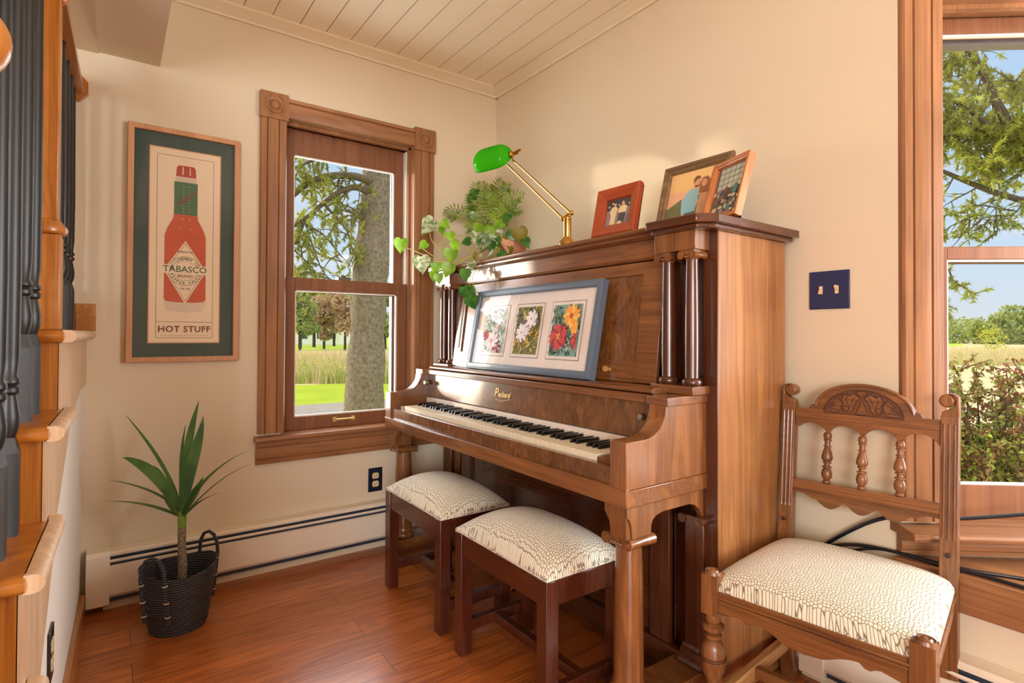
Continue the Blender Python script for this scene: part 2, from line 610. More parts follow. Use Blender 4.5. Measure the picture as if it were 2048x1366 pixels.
def floor_mat():
    m, t, b = newmat('floor_boards')
    tc = t.nodes.new('ShaderNodeTexCoord')
    mp = t.nodes.new('ShaderNodeMapping')
    mp.inputs['Rotation'].default_value = (0, 0, R(90))
    t.links.new(tc.outputs['Object'], mp.inputs[0])
    br = t.nodes.new('ShaderNodeTexBrick')
    br.offset = .37
    br.inputs['Scale'].default_value = 1.0
    br.inputs['Brick Width'].default_value = 1.05
    br.inputs['Row Height'].default_value = .127
    br.inputs['Mortar Size'].default_value = .0012
    br.inputs['Mortar Smooth'].default_value = .4
    br.inputs['Bias'].default_value = 0
    br.inputs['Color1'].default_value = (.35, .35, .35, 1)
    br.inputs['Color2'].default_value = (1, 1, 1, 1)
    br.inputs['Mortar'].default_value = (0, 0, 0, 1)
    t.links.new(mp.outputs[0], br.inputs['Vector'])
    # grain along y
    mg = t.nodes.new('ShaderNodeMapping')
    mg.inputs['Scale'].default_value = (13, 1.3, 1)
    addv = t.nodes.new('ShaderNodeVectorMath')
    addv.operation = 'MULTIPLY_ADD'
    addv.inputs[1].default_value = (3.1, 7.7, 0)
    t.links.new(br.outputs['Color'], addv.inputs[0])
    t.links.new(tc.outputs['Object'], addv.inputs[2])
    t.links.new(addv.outputs[0], mg.inputs[0])
    n1 = t.nodes.new('ShaderNodeTexNoise')
    n1.inputs['Scale'].default_value = 1.0
    n1.inputs['Detail'].default_value = 4
    n1.inputs['Distortion'].default_value = .8
    t.links.new(mg.outputs[0], n1.inputs['Vector'])
    mu = t.nodes.new('ShaderNodeMath')
    mu.operation = 'MULTIPLY'
    mu.inputs[1].default_value = 12
    t.links.new(n1.outputs['Fac'], mu.inputs[0])
    pp = t.nodes.new('ShaderNodeMath')
    pp.operation = 'PINGPONG'
    pp.inputs[1].default_value = 1
    t.links.new(mu.outputs[0], pp.inputs[0])
    mf = t.nodes.new('ShaderNodeMapping')
    mf.inputs['Scale'].default_value = (170, 5, 1)
    t.links.new(addv.outputs[0], mf.inputs[0])
    n2 = t.nodes.new('ShaderNodeTexNoise')
    n2.inputs['Scale'].default_value = 1
    n2.inputs['Detail'].default_value = 2
    t.links.new(mf.outputs[0], n2.inputs['Vector'])
    ad = t.nodes.new('ShaderNodeMath')
    ad.operation = 'MULTIPLY_ADD'
    ad.inputs[1].default_value = .22
    t.links.new(pp.outputs[0], ad.inputs[0])
    s2 = t.nodes.new('ShaderNodeMath')
    s2.operation = 'MULTIPLY'
    s2.inputs[1].default_value = .74
    t.links.new(n2.outputs['Fac'], s2.inputs[0])
    t.links.new(s2.outputs[0], ad.inputs[2])
    rp = t.nodes.new('ShaderNodeValToRGB')
    rp.color_ramp.elements[0].position = .2
    rp.color_ramp.elements[0].color = srgb(136, 66, 26)
    rp.color_ramp.elements[1].position = .72
    rp.color_ramp.elements[1].color = srgb(212, 122, 54)
    t.links.new(ad.outputs[0], rp.inputs[0])
    mv = t.nodes.new('ShaderNodeMixRGB')
    mv.blend_type = 'MULTIPLY'
    mv.inputs[0].default_value = .35
    t.links.new(rp.outputs[0], mv.inputs[1])
    t.links.new(br.outputs['Color'], mv.inputs[2])
    mm = t.nodes.new('ShaderNodeMixRGB')
    mm.inputs[2].default_value = srgb(84, 38, 20)
    t.links.new(br.outputs['Fac'], mm.inputs[0])
    t.links.new(mv.outputs[0], mm.inputs[1])
    t.links.new(mm.outputs[0], b.inputs['Base Color'])
    b.inputs['Roughness'].default_value = .3
    b.inputs['Coat Weight'].default_value = .25
    b.inputs['Coat Roughness'].default_value = .15
    bp = t.nodes.new('ShaderNodeBump')
    bp.inputs['Strength'].default_value = .25
    bp.inputs['Distance'].default_value = .002
    bp.invert = True
    t.links.new(br.outputs['Fac'], bp.inputs['Height'])
    t.links.new(bp.outputs[0], b.inputs['Normal'])
    return m


def ceiling_mat():
    m, t, b = newmat('ceiling_boards')
    tc = t.nodes.new('ShaderNodeTexCoord')
    sx = t.nodes.new('ShaderNodeSeparateXYZ')
    t.links.new(tc.outputs['Object'], sx.inputs[0])
    dv = t.nodes.new('ShaderNodeMath')
    dv.operation = 'DIVIDE'
    dv.inputs[1].default_value = .116
    ad0 = t.nodes.new('ShaderNodeMath')
    ad0.operation = 'ADD'
    ad0.inputs[1].default_value = 50.055
    t.links.new(sx.outputs['Y'], ad0.inputs[0])
    t.links.new(ad0.outputs[0], dv.inputs[0])
    fr = t.nodes.new('ShaderNodeMath')
    fr.operation = 'FRACT'
    t.links.new(dv.outputs[0], fr.inputs[0])
    rp = t.nodes.new('ShaderNodeValToRGB')
    rp.color_ramp.interpolation = 'LINEAR'
    e = rp.color_ramp.elements
    e[0].position = 0
    e[0].color = (0, 0, 0, 1)
    e[1].position = .035
    e[1].color = (1, 1, 1, 1)
    t.links.new(fr.outputs[0], rp.inputs[0])
    mx = t.nodes.new('ShaderNodeMixRGB')
    mx.inputs[1].default_value = srgb(160, 138, 104)
    mx.inputs[2].default_value = srgb(248, 238, 216)
    t.links.new(rp.outputs[0], mx.inputs[0])
    t.links.new(mx.outputs[0], b.inputs['Base Color'])
    b.inputs['Roughness'].default_value = .55
    bp = t.nodes.new('ShaderNodeBump')
    bp.inputs['Distance'].default_value = .006
    t.links.new(rp.outputs[0], bp.inputs['Height'])
    t.links.new(bp.outputs[0], b.inputs['Normal'])
    return m


def pebble_mat():
    m, t, b = newmat('pebble_fabric')
    tc = t.nodes.new('ShaderNodeTexCoord')
    n = t.nodes.new('ShaderNodeTexNoise')
    n.inputs['Scale'].default_value = 5.5
    n.inputs['Detail'].default_value = 1
    t.links.new(tc.outputs['Object'], n.inputs['Vector'])
    wv = t.nodes.new('ShaderNodeVectorMath')
    wv.operation = 'MULTIPLY_ADD'
    wv.inputs[1].default_value = (.028, .028, 0)
    t.links.new(n.outputs['Color'], wv.inputs[0])
    t.links.new(tc.outputs['Object'], wv.inputs[2])
    mp = t.nodes.new('ShaderNodeMapping')
    mp.inputs['Rotation'].default_value = (R(22), R(14), 0)
    t.links.new(wv.outputs[0], mp.inputs[0])
    v = t.nodes.new('ShaderNodeTexVoronoi')
    v.voronoi_dimensions = '2D'
    v.feature = 'DISTANCE_TO_EDGE'
    v.inputs['Scale'].default_value = 142
    v.inputs['Randomness'].default_value = .8
    t.links.new(mp.outputs[0], v.inputs['Vector'])
    rp = t.nodes.new('ShaderNodeValToRGB')
    rp.color_ramp.elements[0].position = .05
    rp.color_ramp.elements[0].color = srgb(128, 118, 98)
    rp.color_ramp.elements[1].position = .15
    rp.color_ramp.elements[1].color = srgb(232, 224, 204)
    t.links.new(v.outputs['Distance'], rp.inputs[0])
    t.links.new(rp.outputs[0], b.inputs['Base Color'])
    b.inputs['Roughness'].default_value = .8
    b.inputs['Sheen Weight'].default_value = .2
    bp = t.nodes.new('ShaderNodeBump')
    bp.inputs['Strength'].default_value = .35
    bp.inputs['Distance'].default_value = .002
    t.links.new(rp.outputs[0], bp.inputs['Height'])
    t.links.new(bp.outputs[0], b.inputs['Normal'])
    return m


def basket_mat():
    m, t, b = newmat('black_rope')
    tc = t.nodes.new('ShaderNodeTexCoord')
    sx = t.nodes.new('ShaderNodeSeparateXYZ')
    t.links.new(tc.outputs['Object'], sx.inputs[0])
    w = t.nodes.new('ShaderNodeMath')
    w.operation = 'MULTIPLY'
    w.inputs[1].default_value = 2 * math.pi / .0085
    t.links.new(sx.outputs['Z'], w.inputs[0])
    s = t.nodes.new('ShaderNodeMath')
    s.operation = 'SINE'
    t.links.new(w.outputs[0], s.inputs[0])
    n = t.nodes.new('ShaderNodeTexNoise')
    n.inputs['Scale'].default_value = 130
    t.links.new(tc.outputs['Object'], n.inputs['Vector'])
    a = t.nodes.new('ShaderNodeMath')
    a.operation = 'MULTIPLY_ADD'
    a.inputs[1].default_value = 1.6
    t.links.new(n.outputs['Fac'], a.inputs[0])
    t.links.new(s.outputs[0], a.inputs[2])
    rp = t.nodes.new('ShaderNodeValToRGB')
    rp.color_ramp.elements[0].position = .0
    rp.color_ramp.elements[0].color = srgb(24, 24, 28)
    rp.color_ramp.elements[1].color = srgb(92, 92, 98)
    mu = t.nodes.new('ShaderNodeMath')
    mu.operation = 'MULTIPLY'
    mu.inputs[1].default_value = .4
    t.links.new(a.outputs[0], mu.inputs[0])
    t.links.new(mu.outputs[0], rp.inputs[0])
    t.links.new(rp.outputs[0], b.inputs['Base Color'])
    b.inputs['Roughness'].default_value = .55
    bp = t.nodes.new('ShaderNodeBump')
    bp.inputs['Strength'].default_value = .8
    bp.inputs['Distance'].default_value = .003
    t.links.new(a.outputs[0], bp.inputs['Height'])
    t.links.new(bp.outputs[0], b.inputs['Normal'])
    return m


M['floor'] = floor_mat()
M['ceiling'] = ceiling_mat()
M['pebble'] = pebble_mat()
M['basket'] = basket_mat()


# ------------------------------------------------------------------ the room
def struct(o):
    return tag(o, kind='structure')


CZ = 2.43
b = MB().box((-.16, -6.9, -.12), (6.9, .0, 0))
struct(b.build('floor', M['floor'], smooth=False))
b = MB().box((-.16, -6.9, CZ), (6.9, .16, CZ + .1))
struct(b.build('ceiling', M['ceiling'], smooth=False))

# wall_left carries the tall window: opening y -1.143..-0.505, z 0.57..2.01
b = MB()
for lo, hi in (((-.16, -3.2, -.6), (0, -1.143, CZ)), ((-.16, -.505, -.6), (0, .16, CZ)), ((-.16, -1.143, -.6), (0, -.505, .55)), ((-.16, -1.143, 2.015), (0, -.505, CZ))):
    b.box(lo, hi)
struct(b.build('wall_left', M['wall'], smooth=False))
b = MB().prism([(0, 0), (2.0, 0), (1.9, .13), (0, .13)], 'z', -.6, CZ)
struct(b.build('wall_right', M['wall'], smooth=False))
# knee wall under the bay, wall above the bay opening, wall past the bay
b = MB().box((2.0, 0, -.6), (4.5, .1, .37))
struct(b.build('wall_bay_knee', M['wall'], smooth=False))
b = MB().box((2.0, 0, 2.22), (4.5, .1, CZ))
struct(b.build('wall_bay_header', M['wall'], smooth=False))
b = MB().prism([(4.5, 0), (6.9, 0), (6.9, .13), (4.6, .13)], 'z', -.6, CZ)
struct(b.build('wall_right_end', M['wall'], smooth=False))
# far walls of the room, behind the camera, with unseen openings added to let fill light in
b = MB()
for lo, hi in (((6.5, -6.9, 0), (6.66, -5.7, CZ)), ((6.5, -3.1, 0), (6.66, .0, CZ)), ((6.5, -5.7, 0), (6.66, -3.1, .6)), ((6.5, -5.7, 2.3), (6.66, -3.1, CZ))):
    b.box(lo, hi)
struct(b.build('wall_east', M['wall'], smooth=False))
b = MB()
for lo, hi in (((0, -6.66, 0), (1.1, -6.5, CZ)), ((4.7, -6.66, 0), (6.5, -6.5, CZ)), ((1.1, -6.66, 0), (4.7, -6.5, .6)), ((1.1, -6.66, 2.3), (4.7, -6.5, CZ))):
    b.box(lo, hi)
struct(b.build('wall_back', M['wall'], smooth=False))
b = MB().box((-.16, -6.66, 0), (0, -3.2, CZ))
struct(b.build('wall_left_end', M['wall'], smooth=False))

# crown mouldings
prof = [(0, 2.385), (.012, 2.385), (.014, 2.394), (.02, 2.397), (.034, 2.408), (.046, 2.416), (.055, 2.42), (.055, CZ), (0, CZ)]
b = MB().prism([(x, z) for x, z in prof], 'y', -1.627, 0)
struct(b.build('trim_1', M['cream'], ang=20))
b = MB().prism([(-x, z) for x, z in prof], 'x', .0, 6.5)
struct(b.build('trim_2', M['cream'], ang=20))

# boxed soffit by the stairs and the sloped underside of the upper flight
b = MB().box((0, -1.827, 2.106), (3.2, -1.627, CZ))
struct(b.build('ceiling_soffit', M['wall'], smooth=False))
b = MB().prism([(0, 2.1), (3.4, 2.36), (3.4, CZ), (0, CZ)], 'y', -3.0, -1.827)
struct(b.build('ceiling_stair', M['wall'], smooth=False))
# wall on the far side of the stairs
b = MB().box((0, -3.05, 0), (2.6, -2.95, CZ))
struct(b.build('wall_stair_far', M['wall'], smooth=False))


def stair_y(x, w=0.0):
    return -1.858 - .02 * x + w


# knee wall below the stair stringer (a thin plane-topped prism following the pitch)
def strip(b, pts, y_in, y_out):
    """vertical slab along the stair line; pts are (x, z) outline, w offsets towards the room"""
    n = len(pts)
    vs = [(x, stair_y(x, y_in), z) for x, z in pts] + [(x, stair_y(x, y_out), z) for x, z in pts]
    fs = [list(range(n))[::-1], list(range(n, 2 * n))] + [(i, (i + 1) % n, n + (i + 1) % n, n + i) for i in range(n)]
    return b.add(vs, fs)


b = strip(MB(), [(0, 0), (2.05, 0), (2.05, .02), (1.75, .22), (1.19, .60), (.80, .84), (0, .86)], -.10, 0)
struct(b.build('wall_stair', M['wall_white'], smooth=False))
b = strip(MB(), [(.07, 0), (2.3, 0), (2.3, .09), (.07, .09)], 0, .016)
struct(b.build('baseboard_left', M['oak_x'], bevel=.003))


# ------------------------------------------------------------------ windows
def make_window(name, root_loc, rz, w, c, z_stool, z_meet0, z_meet1, z_head, z_gl_lo, z_gl_hi, ctop, z_apron, cw, d0, stool_proj, stile, rosettes=True, handle=True):
    """local x runs along the wall, local y points outdoors; w = outer width over casings, c = casing width"""
    root = struct(empty(name, root_loc, rz))
    loc = Vector(root_loc)

    def put(mb, n, mat, parent=None, **k):
        k.setdefault('bevel', 0)
        o = mb.build(n, mat, None, off=False, **k)
        o.parent = parent or root
        return o
    i0, i1 = c, w - c
    # fluted side casings
    for s, x0 in ((0, 0.0), (1, w - c)):
        p = [(0, 0), (0, -.016), (.006, -.022), (.026, -.022), (.029, -.015), (.032, -.022), (.054, -.024), (.074, -.022), (.077, -.015), (.080, -.022), (c - .006, -.020), (c, -.012), (c, 0)]
        if s: p = [(c - x, y) for x, y in p][::-1]
        mb = MB().prism([(x0 + x, y) for x, y in p], 'z', z_stool + .012, ctop - .11)
        put(mb, 'side_casing', M['casing'], ang=25)
    # head casing
    p = [(ctop - .095, 0), (ctop - .095, -.018), (ctop - .085, -.022), (ctop - .034, -.022), (ctop - .03, -.016), (ctop - .026, -.024), (ctop - .012, -.026), (ctop - .008, 0)]
    mb = MB().prism([(y, z) for z, y in p], 'x', c, w - c)
    put(mb, 'head_casing', M['casing_x'], ang=25)
    if rosettes:
        for x0 in (-.003, w - c - .003):
            mb = MB().box((x0, -.03, ctop - .115), (x0 + c + .006, 0, ctop))
            cx, cz = x0 + c / 2 + .003, ctop - .0575
            rr = [(.046, -.0301), (.046, -.032), (.043, -.026), (.040, -.027), (.034, -.036), (.027, -.034), (.024, -.028), (.020, -.033), (.014, -.039), (.0, -.041)]
            mb.lathe([(r, y) for r, y in rr], (cx, 0, cz), 32, ax='y')
            put(mb, 'rosette_block', M['casing'], ang=30)
    # stool and apron
    mb = MB().prism([(-stool_proj, z_stool - .022), (-stool_proj - .006, z_stool - .012), (-stool_proj, z_stool), (d0 + .04, z_stool + .006), (d0 + .04, z_stool - .024)], 'x', -.014, w + .014)
    put(mb, 'window_stool', M['casing_x'], bevel=.003)
    za, zb = z_stool - .024, z_apron
    h = za - zb
    p = [(0, za), (-.02, za), (-.02, za - .02 * h / .1), (-.016, za - .024 * h / .1), (-.02, za - .028 * h / .1), (-.023, za - .05 * h / .1), (-.02, za - .072 * h / .1), (-.014, za - .075 * h / .1), (-.019, za - .079 * h / .1), (-.017, zb), (0, zb)]
    put(MB().prism(p, 'x', -.006, w + .006), 'apron', M['casing_x'], ang=25)
    # jamb lining
    D = d0 + .09
    mb = MB()
    mb.box((i0 - .012, -.002, z_stool), (i0, D, z_head))
    mb.box((i1, -.002, z_stool), (i1 + .012, D, z_head))
    mb.box((i0 - .012, -.002, z_head), (i1 + .012, D, z_head + .012))
    put(mb, 'jamb', M['casing'])
    # stops just inside the lower sash
    mb = MB()
    for a, e in ((i0, i0 + .010), (i1 - .010, i1)):
        mb.box((a, d0 - .022, z_stool + .004), (e, d0 - .002, z_head))
    mb.box((i0, d0 - .022, z_head - .012), (i1, d0 - .002, z_head))
    put(mb, 'stop', M['casing'])
    # white jamb liners beside the upper sash
    mb = MB()
    for a, e in ((i0, i0 + .012), (i1 - .014, i1)):
        mb.box((a, d0 + .001, z_meet1), (e, d0 + .038, z_head - .015))
    put(mb, 'jamb_liner', M['vinyl'])
    # lower sash
    a, e = i0 + .008, i1 - .010
    y0, y1 = d0, d0 + .038
    ls = MB()
    ls.box((a, y0, z_stool + .006), (a + stile, y1, z_meet1))
    ls.box((e - stile, y0, z_stool + .006), (e, y1, z_meet1))
    ls.box((a + stile, y0, z_stool + .006), (e - stile, y1, z_gl_lo))
    ls.box((a + stile, y0, z_meet0), (e - stile, y1, z_meet1))
    lo = put(ls, 'lower_sash', M['sash'], bevel=.002)
    put(MB().box((a + stile, y0 + .018, z_gl_lo), (e - stile, y0 + .021, z_meet0)), 'pane', M['glass'], lo, smooth=False)
    mb = MB()
    for q in (((a + stile, y0 + .006, z_gl_lo), (a + stile + .006, y0 + .017, z_meet0)), ((e - stile - .006, y0 + .006, z_gl_lo), (e - stile, y0 + .017, z_meet0)),
              ((a + stile, y0 + .006, z_gl_lo), (e - stile, y0 + .017, z_gl_lo + .006)), ((a + stile, y0 + .006, z_meet0 - .006), (e - stile, y0 + .017, z_meet0))):
        mb.box(*q)
    put(mb, 'glazing_bead', M['vinyl'], lo)
    if handle:
        hx = (a + e) / 2 - .02
        zc = (z_stool + z_gl_lo) / 2 + .008
        mb = MB()
        for s in (-1, 1):
            mb.box((hx + s * .046 - .009, y0 - .004, zc - .011), (hx + s * .046 + .009, y0, zc + .011))
            mb.tube([(hx + s * .046, y0 - .002, zc), (hx + s * .04, y0 - .02, zc)], .004, 8)
        mb.tube([(hx - .042, y0 - .02, zc), (hx + .042, y0 - .02, zc)], .0048, 8)
        put(mb, 'sash_lift', M['gold'], lo)
        mb = MB().box((hx - .03, y0 + .004, z_meet1), (hx + .03, y1 + .02, z_meet1 + .014))
        mb.lathe([(.014, z_meet1 + .014), (.014, z_meet1 + .026), (.0, z_meet1 + .027)], (hx, y0 + .03, 0), 16)
        put(mb, 'sash_lock', M['alu'], lo)
    # upper sash, further out
    y0, y1 = d0 + .042, d0 + .078
    us = MB()
    us.box((a, y0, z_meet0 - .004), (a + stile, y1, z_head - .004))
    us.box((e - stile, y0, z_meet0 - .004), (e, y1, z_head - .004))
    us.box((a + stile, y0, z_gl_hi), (e - stile, y1, z_head - .004))
    us.box((a + stile, y0, z_meet0 - .004), (e - stile, y1, z_meet1 + .002))
    up = put(us, 'upper_sash', M['sash'], bevel=.002)
    put(MB().box((a + stile, y0 + .018, z_meet1), (e - stile, y0 + .021, z_gl_hi)), 'pane', M['glass'], up, smooth=False)
    mb = MB()
    for q in (((a + stile, y0 + .004, z_meet1), (a + stile + .006, y0 + .017, z_gl_hi)), ((e - stile - .006, y0 + .004, z_meet1), (e - stile, y0 + .017, z_gl_hi)), ((a + stile, y0 + .004, z_gl_hi - .006), (e - stile, y0 + .017, z_gl_hi))):
        mb.box(*q)
    put(mb, 'glazing_bead', M['vinyl'], up)
    # outer frame and sill
    mb = MB()
    t0, t1 = D, D + .035
    mb.box((i0 - .03, t0, z_stool - .05), (i0 + .035, t1, z_head + .03))
    mb.box((i1 - .05, t0, z_stool - .05), (i1 + .03, t1, z_head + .03))
    mb.box((i0 - .03, t0, z_head - .06), (i1 + .03, t1, z_head + .03))
    mb.box((i0 - .03, t0, z_stool - .05), (i1 + .03, t1 + .03, z_stool + .012))
    put(mb, 'outer_frame', M['alu'])
    return root


make_window('window_1', (0, -1.255, 0), R(90), .85, .112, .588, 1.243, 1.300, 2.01, .652, 1.885, 2.105, .467, .112, .055, .045, .05)
WAZ = math.atan2(.777, .629)
make_window('window_2', (2.0, 0, 0), WAZ, .97, .112, .523, 1.259, 1.294, 1.975, .621, 1.925, 2.10, .445, .112, .045, .085, .042)

# bay: the angled wall around window_2, then the front and right wings
def wing(mb, P, ang, boxes):
    T = Matrix.Translation(P) @ Matrix.Rotation(ang, 4, 'Z')
    for lo, hi in boxes: mb.box(lo, hi, T)


mb = MB()
wing(mb, (2.0, 0, 0), WAZ, [((0, 0, -.6), (.97, .12, .50)), ((0, 0, .5), (.112, .12, CZ)), ((.858, 0, .5), (.97, .12, CZ)), ((.112, 0, 1.98), (.858, .12, CZ))])
struct(mb.build('wall_bay_left', M['wall'], smooth=False))
bx, by = 2.0 + .97 * .629, .97 * .777
mb = MB().box((bx, by, -.6), (3.89, by + .12, .5)).box((bx, by, 1.98), (3.89, by + .12, CZ)).box((bx, by, .5), (bx + .09, by + .12, 1.98)).box((3.80, by, .5), (3.89, by + .12, 1.98))
struct(mb.build('wall_bay_front', M['wall'], smooth=False))
mb = MB()
wing(mb, (3.89, by, 0), -WAZ, [((0, 0, -.6), (.97, .12, .50)), ((0, 0, .5), (.112, .12, CZ)), ((.858, 0, .5), (.97, .12, CZ)), ((.112, 0, 1.98), (.858, .12, CZ))])
struct(mb.build('wall_bay_right', M['wall'], smooth=False))
struct(MB().prism([(2.0, 0.0), (bx, by), (3.89, by), (4.5, 0.0)], 'z', 2.2, 2.3).build('ceiling_bay', M['wall'], smooth=False))


def simple_window(name, lo, hi, axis, mull):
    """plain framed window lying in a wall plane; axis = thin axis"""
    root = struct(empty(name, ((lo[0] + hi[0]) / 2, (lo[1] + hi[1]) / 2, lo[2])))
    k = 0 if axis == 'y' else 1
    mb = MB()
    f = .07
    a, e = lo[k], hi[k]

    def bar(u0, u1, z0, z1):
        p, q = list(lo), list(hi)
        p[k], q[k], p[2], q[2] = u0, u1, z0, z1
        mb.box(p, q)
    bar(a, a + f, lo[2], hi[2])
    bar(e - f, e, lo[2], hi[2])
    bar(a, e, lo[2], lo[2] + f)
    bar(a, e, hi[2] - f, hi[2])
    zm = (lo[2] + hi[2]) / 2
    bar(a, e, zm - .025, zm + .025)
    for i in range(1, mull):
        u = a + (e - a) * i / mull
        bar(u - .05, u + .05, lo[2], hi[2])
    mb.build('window_frame', M['sash'], root, bevel=.003)
    return root


simple_window('added_window_3', (6.5, -5.7, .6), (6.58, -3.1, 2.3), 'x', 3)  # unseen window, added as the opening for the east fill lamp
simple_window('added_window_4', (1.1, -6.58, .6), (4.7, -6.5, 2.3), 'y', 4)  # also added out of view, frames the back fill lamp
simple_window('window_5', (bx + .09, by + .02, .5), (3.80, by + .08, 1.98), 'y', 1)

# window seat of the bay: board flush with the room wall, fascia below
seat = struct(empty('window_seat', (3.2, 0, .37)))
mb = MB().prism([(2.0, -.004), (2.02, .03), (bx - .01, by - .005), (3.9, by - .005), (4.5, -.004), (4.5, -.03), (2.0, -.03)], 'z', .415, .438)
mb.build('seat_board', M['casing_x'], seat, bevel=.002)
MB().box((2.0, -.02, .34), (4.5, 0, .415)).build('fascia', M['casing_x'], seat, bevel=.002)


# ------------------------------------------------------------------ baseboard heaters
def heater(name, length, zt, loc, rz, label, cap_at, zlow=.035):
    root = tag(empty(name, loc, rz), label, 'heater')

    def put(mb, n, m, **k):
        o = mb.build(n, m, None, off=False, **k)
        o.parent = root
        return o
    # local x along the wall, local y out into the room
    k = zt / .222
    p = [(.002, zlow), (.002, zt), (.052, zt - .002), (.060, zt - .010), (.060, zt - .018), (.052, zt - .016), (.044, zt - .012), (.008, zt - .012), (.008, zlow)]
    put(MB().prism([(y, z) for y, z in p], 'x', 0, length), 'back_cover', M['heater'], ang=25)
    put(MB().prism([(.058, zt - .034), (.062, zt - .030), (.064, zt - .036), (.060, zt - .042)], 'x', 0, length), 'damper_blade', M['heater'])
    put(MB().box((0, .012, zlow + .01), (length, .05, zt - .02)), 'fin_core', M['heat_dark'], smooth=False)
    put(MB().prism([(.056, zt - .052), (.066, zt - .056), (.066, .062), (.058, .050), (.050, .052), (.050, zt - .06)], 'x', 0, length), 'front_panel', M['heater'], ang=25)
    put(MB().box((0, .01, zlow - .002), (length, .05, zlow + .016)), 'lower_gap', M['heat_dark'], smooth=False)
    put(MB().box((0, .0, 0), (length, .034, zlow)), 'wall_strip', M['wall'], smooth=False)
    for x in cap_at:
        p = [(0, .026), (0, zt + .004), (.058, zt + .002), (.070, zt - .012), (.072, .03), (.066, .024)]
        put(MB().prism([(y, z) for y, z in p], 'x', x, x + .072), 'end_cap', M['heater'], bevel=.002)
    return root


heater('baseboard_heater', 1.79, .222, (0, 0, 0), R(-90), 'long cream baseboard heater along the wall under the left window', (1.770,))
heater('baseboard_heater', 4.7, .235, (6.45, 0, 0), R(180), 'cream baseboard heater low on the wall behind the carved chair', (4.62,))

# ------------------------------------------------------------------ staircase
stair = tag(empty('staircase', (1.2, -2.3, 0)), 'oak staircase rising to a landing, with black turned balusters and oak newel post', 'staircase')
TREADS = [(.94, 1.046), (1.22, .856), (1.50, .666), (1.78, .476), (2.06, .286)]   # nosing front x, top z
YB = -2.92
for i, (xf, zt) in enumerate(TREADS):
    x0 = -.0 if i == 0 else TREADS[i - 1][0] - .04
    # tread: board with a half-round nosing on front and open end
    mb = MB()
    th = .030
    n = 6
    prof = [(x0, zt - th), (xf - th / 2, zt - th)] + [(xf - th / 2 + th / 2 * math.sin(math.pi * k / n), zt - th / 2 - th / 2 * math.cos(math.pi * k / n)) for k in range(1, n)] + [(xf - th / 2, zt), (x0, zt)]
    vs, fs = [], []
    for yy in ('in', 'out'):
        for x, z in prof:
            vs.append((x, YB if yy == 'in' else stair_y(x, .012), z))
    m_ = len(prof)
    fs = [list(range(m_))[::-1], list(range(m_, 2 * m_))] + [(k, (k + 1) % m_, m_ + (k + 1) % m_, m_ + k) for k in range(m_)]
    mb.add(vs, fs)
    tr = mb.build('tread', M['oak_y'], stair, ang=40)
    # return nosing along the open end
    mb = MB()
    pr = [(0, zt - th), (.012, zt - th)] + [(.012 + th / 2 * math.sin(math.pi * k / n), zt - th / 2 - th / 2 * math.cos(math.pi * k / n)) for k in range(1, n)] + [(.012, zt), (0, zt)]
    xe = .0 if i == 0 else TREADS[i - 1][0] - .075
    vs = [(x, stair_y(x, .010) + w, z) for x in (xe, xf - .006) for w, z in pr]
    m_ = len(pr)
    fs = [list(range(m_))[::-1], list(range(m_, 2 * m_))] + [(k, (k + 1) % m_, m_ + (k + 1) % m_, m_ + k) for k in range(m_)]
    mb.add(vs, fs)
    mb.build('return_nosing', M['oak_pale'], tr, ang=40)
    zb = TREADS[i + 1][1] if i + 1 < len(TREADS) else .09
    MB().box((xf - .048, YB, zb), (xf - .03, stair_y(xf, .002), zt - .03)).build('riser', M['oak'], stair, smooth=False)
# stringer: stepped above, following the pitch below
pts = [(.0, 1.016), (.91, 1.016), (.91, .826), (1.19, .826), (1.19, .636), (1.47, .636), (1.47, .446), (1.75, .446), (1.75, .256), (2.03, .256), (2.03, .02), (1.72, .06), (1.32, .335), (1.22, .41), (1.03, .56), (.99, .62), (.66, .78), (.42, .83), (.25, .85), (.22, .846), (.0, .846)]
strip(MB(), pts, 0, .008).build('stringer', M['oak_pale'], stair)
# short skirt block on the landing against the wall
MB().box((.0, -1.883, 1.046), (.022, -1.822, 1.148)).box((0, YB, 1.046), (.018, -1.883, 1.148)).build('landing_skirt', M['oak_x'], stair, bevel=.002)
YBAL = lambda x: -1.900 - .02 * x


def rail_z(x):
    return 1.925 if x < .93 else 1.63 - .679 * (x - 1.42)


def baluster(x, z0):
    zt = rail_z(x)
    h = zt - z0
    zs = z0 + (.180 if x > .9 else .172)
    mb = MB()
    y = YBAL(x)
    s = .0165
    mb.taper((x, y, z0), (s, s), (x, y, zs - .028), (s, s))
    mb.taper((x, y, zs - .028), (s, s), (x, y, zs), (.010, .010))
    pr = [(.010, zs), (.0125, zs + .006), (.0165, zs + .022), (.017, zs + .040), (.013, zs + .068), (.011, zs + .078), (.0165, zs + .084), (.0165, zs + .091), (.012, zs + .096), (.0165, zs + .101), (.0165, zs + .107), (.0125, zs + .113), (.0155, zs + .15), (.0165, zs + .3), (.0135, zt + .004)]
    mb.lathe(pr, (x, y, 0), 16)
    return mb.build('baluster', M['black'], stair, ang=40)


for x in (.07, .19, .315, .46, .60, .735):
    baluster(x, 1.046)
for (xf, zt), xs in zip(TREADS[1:], ((.975, 1.11), (1.25, 1.385), (1.53, 1.665), (1.81, 1.945))):
    for x in xs: baluster(x, zt)
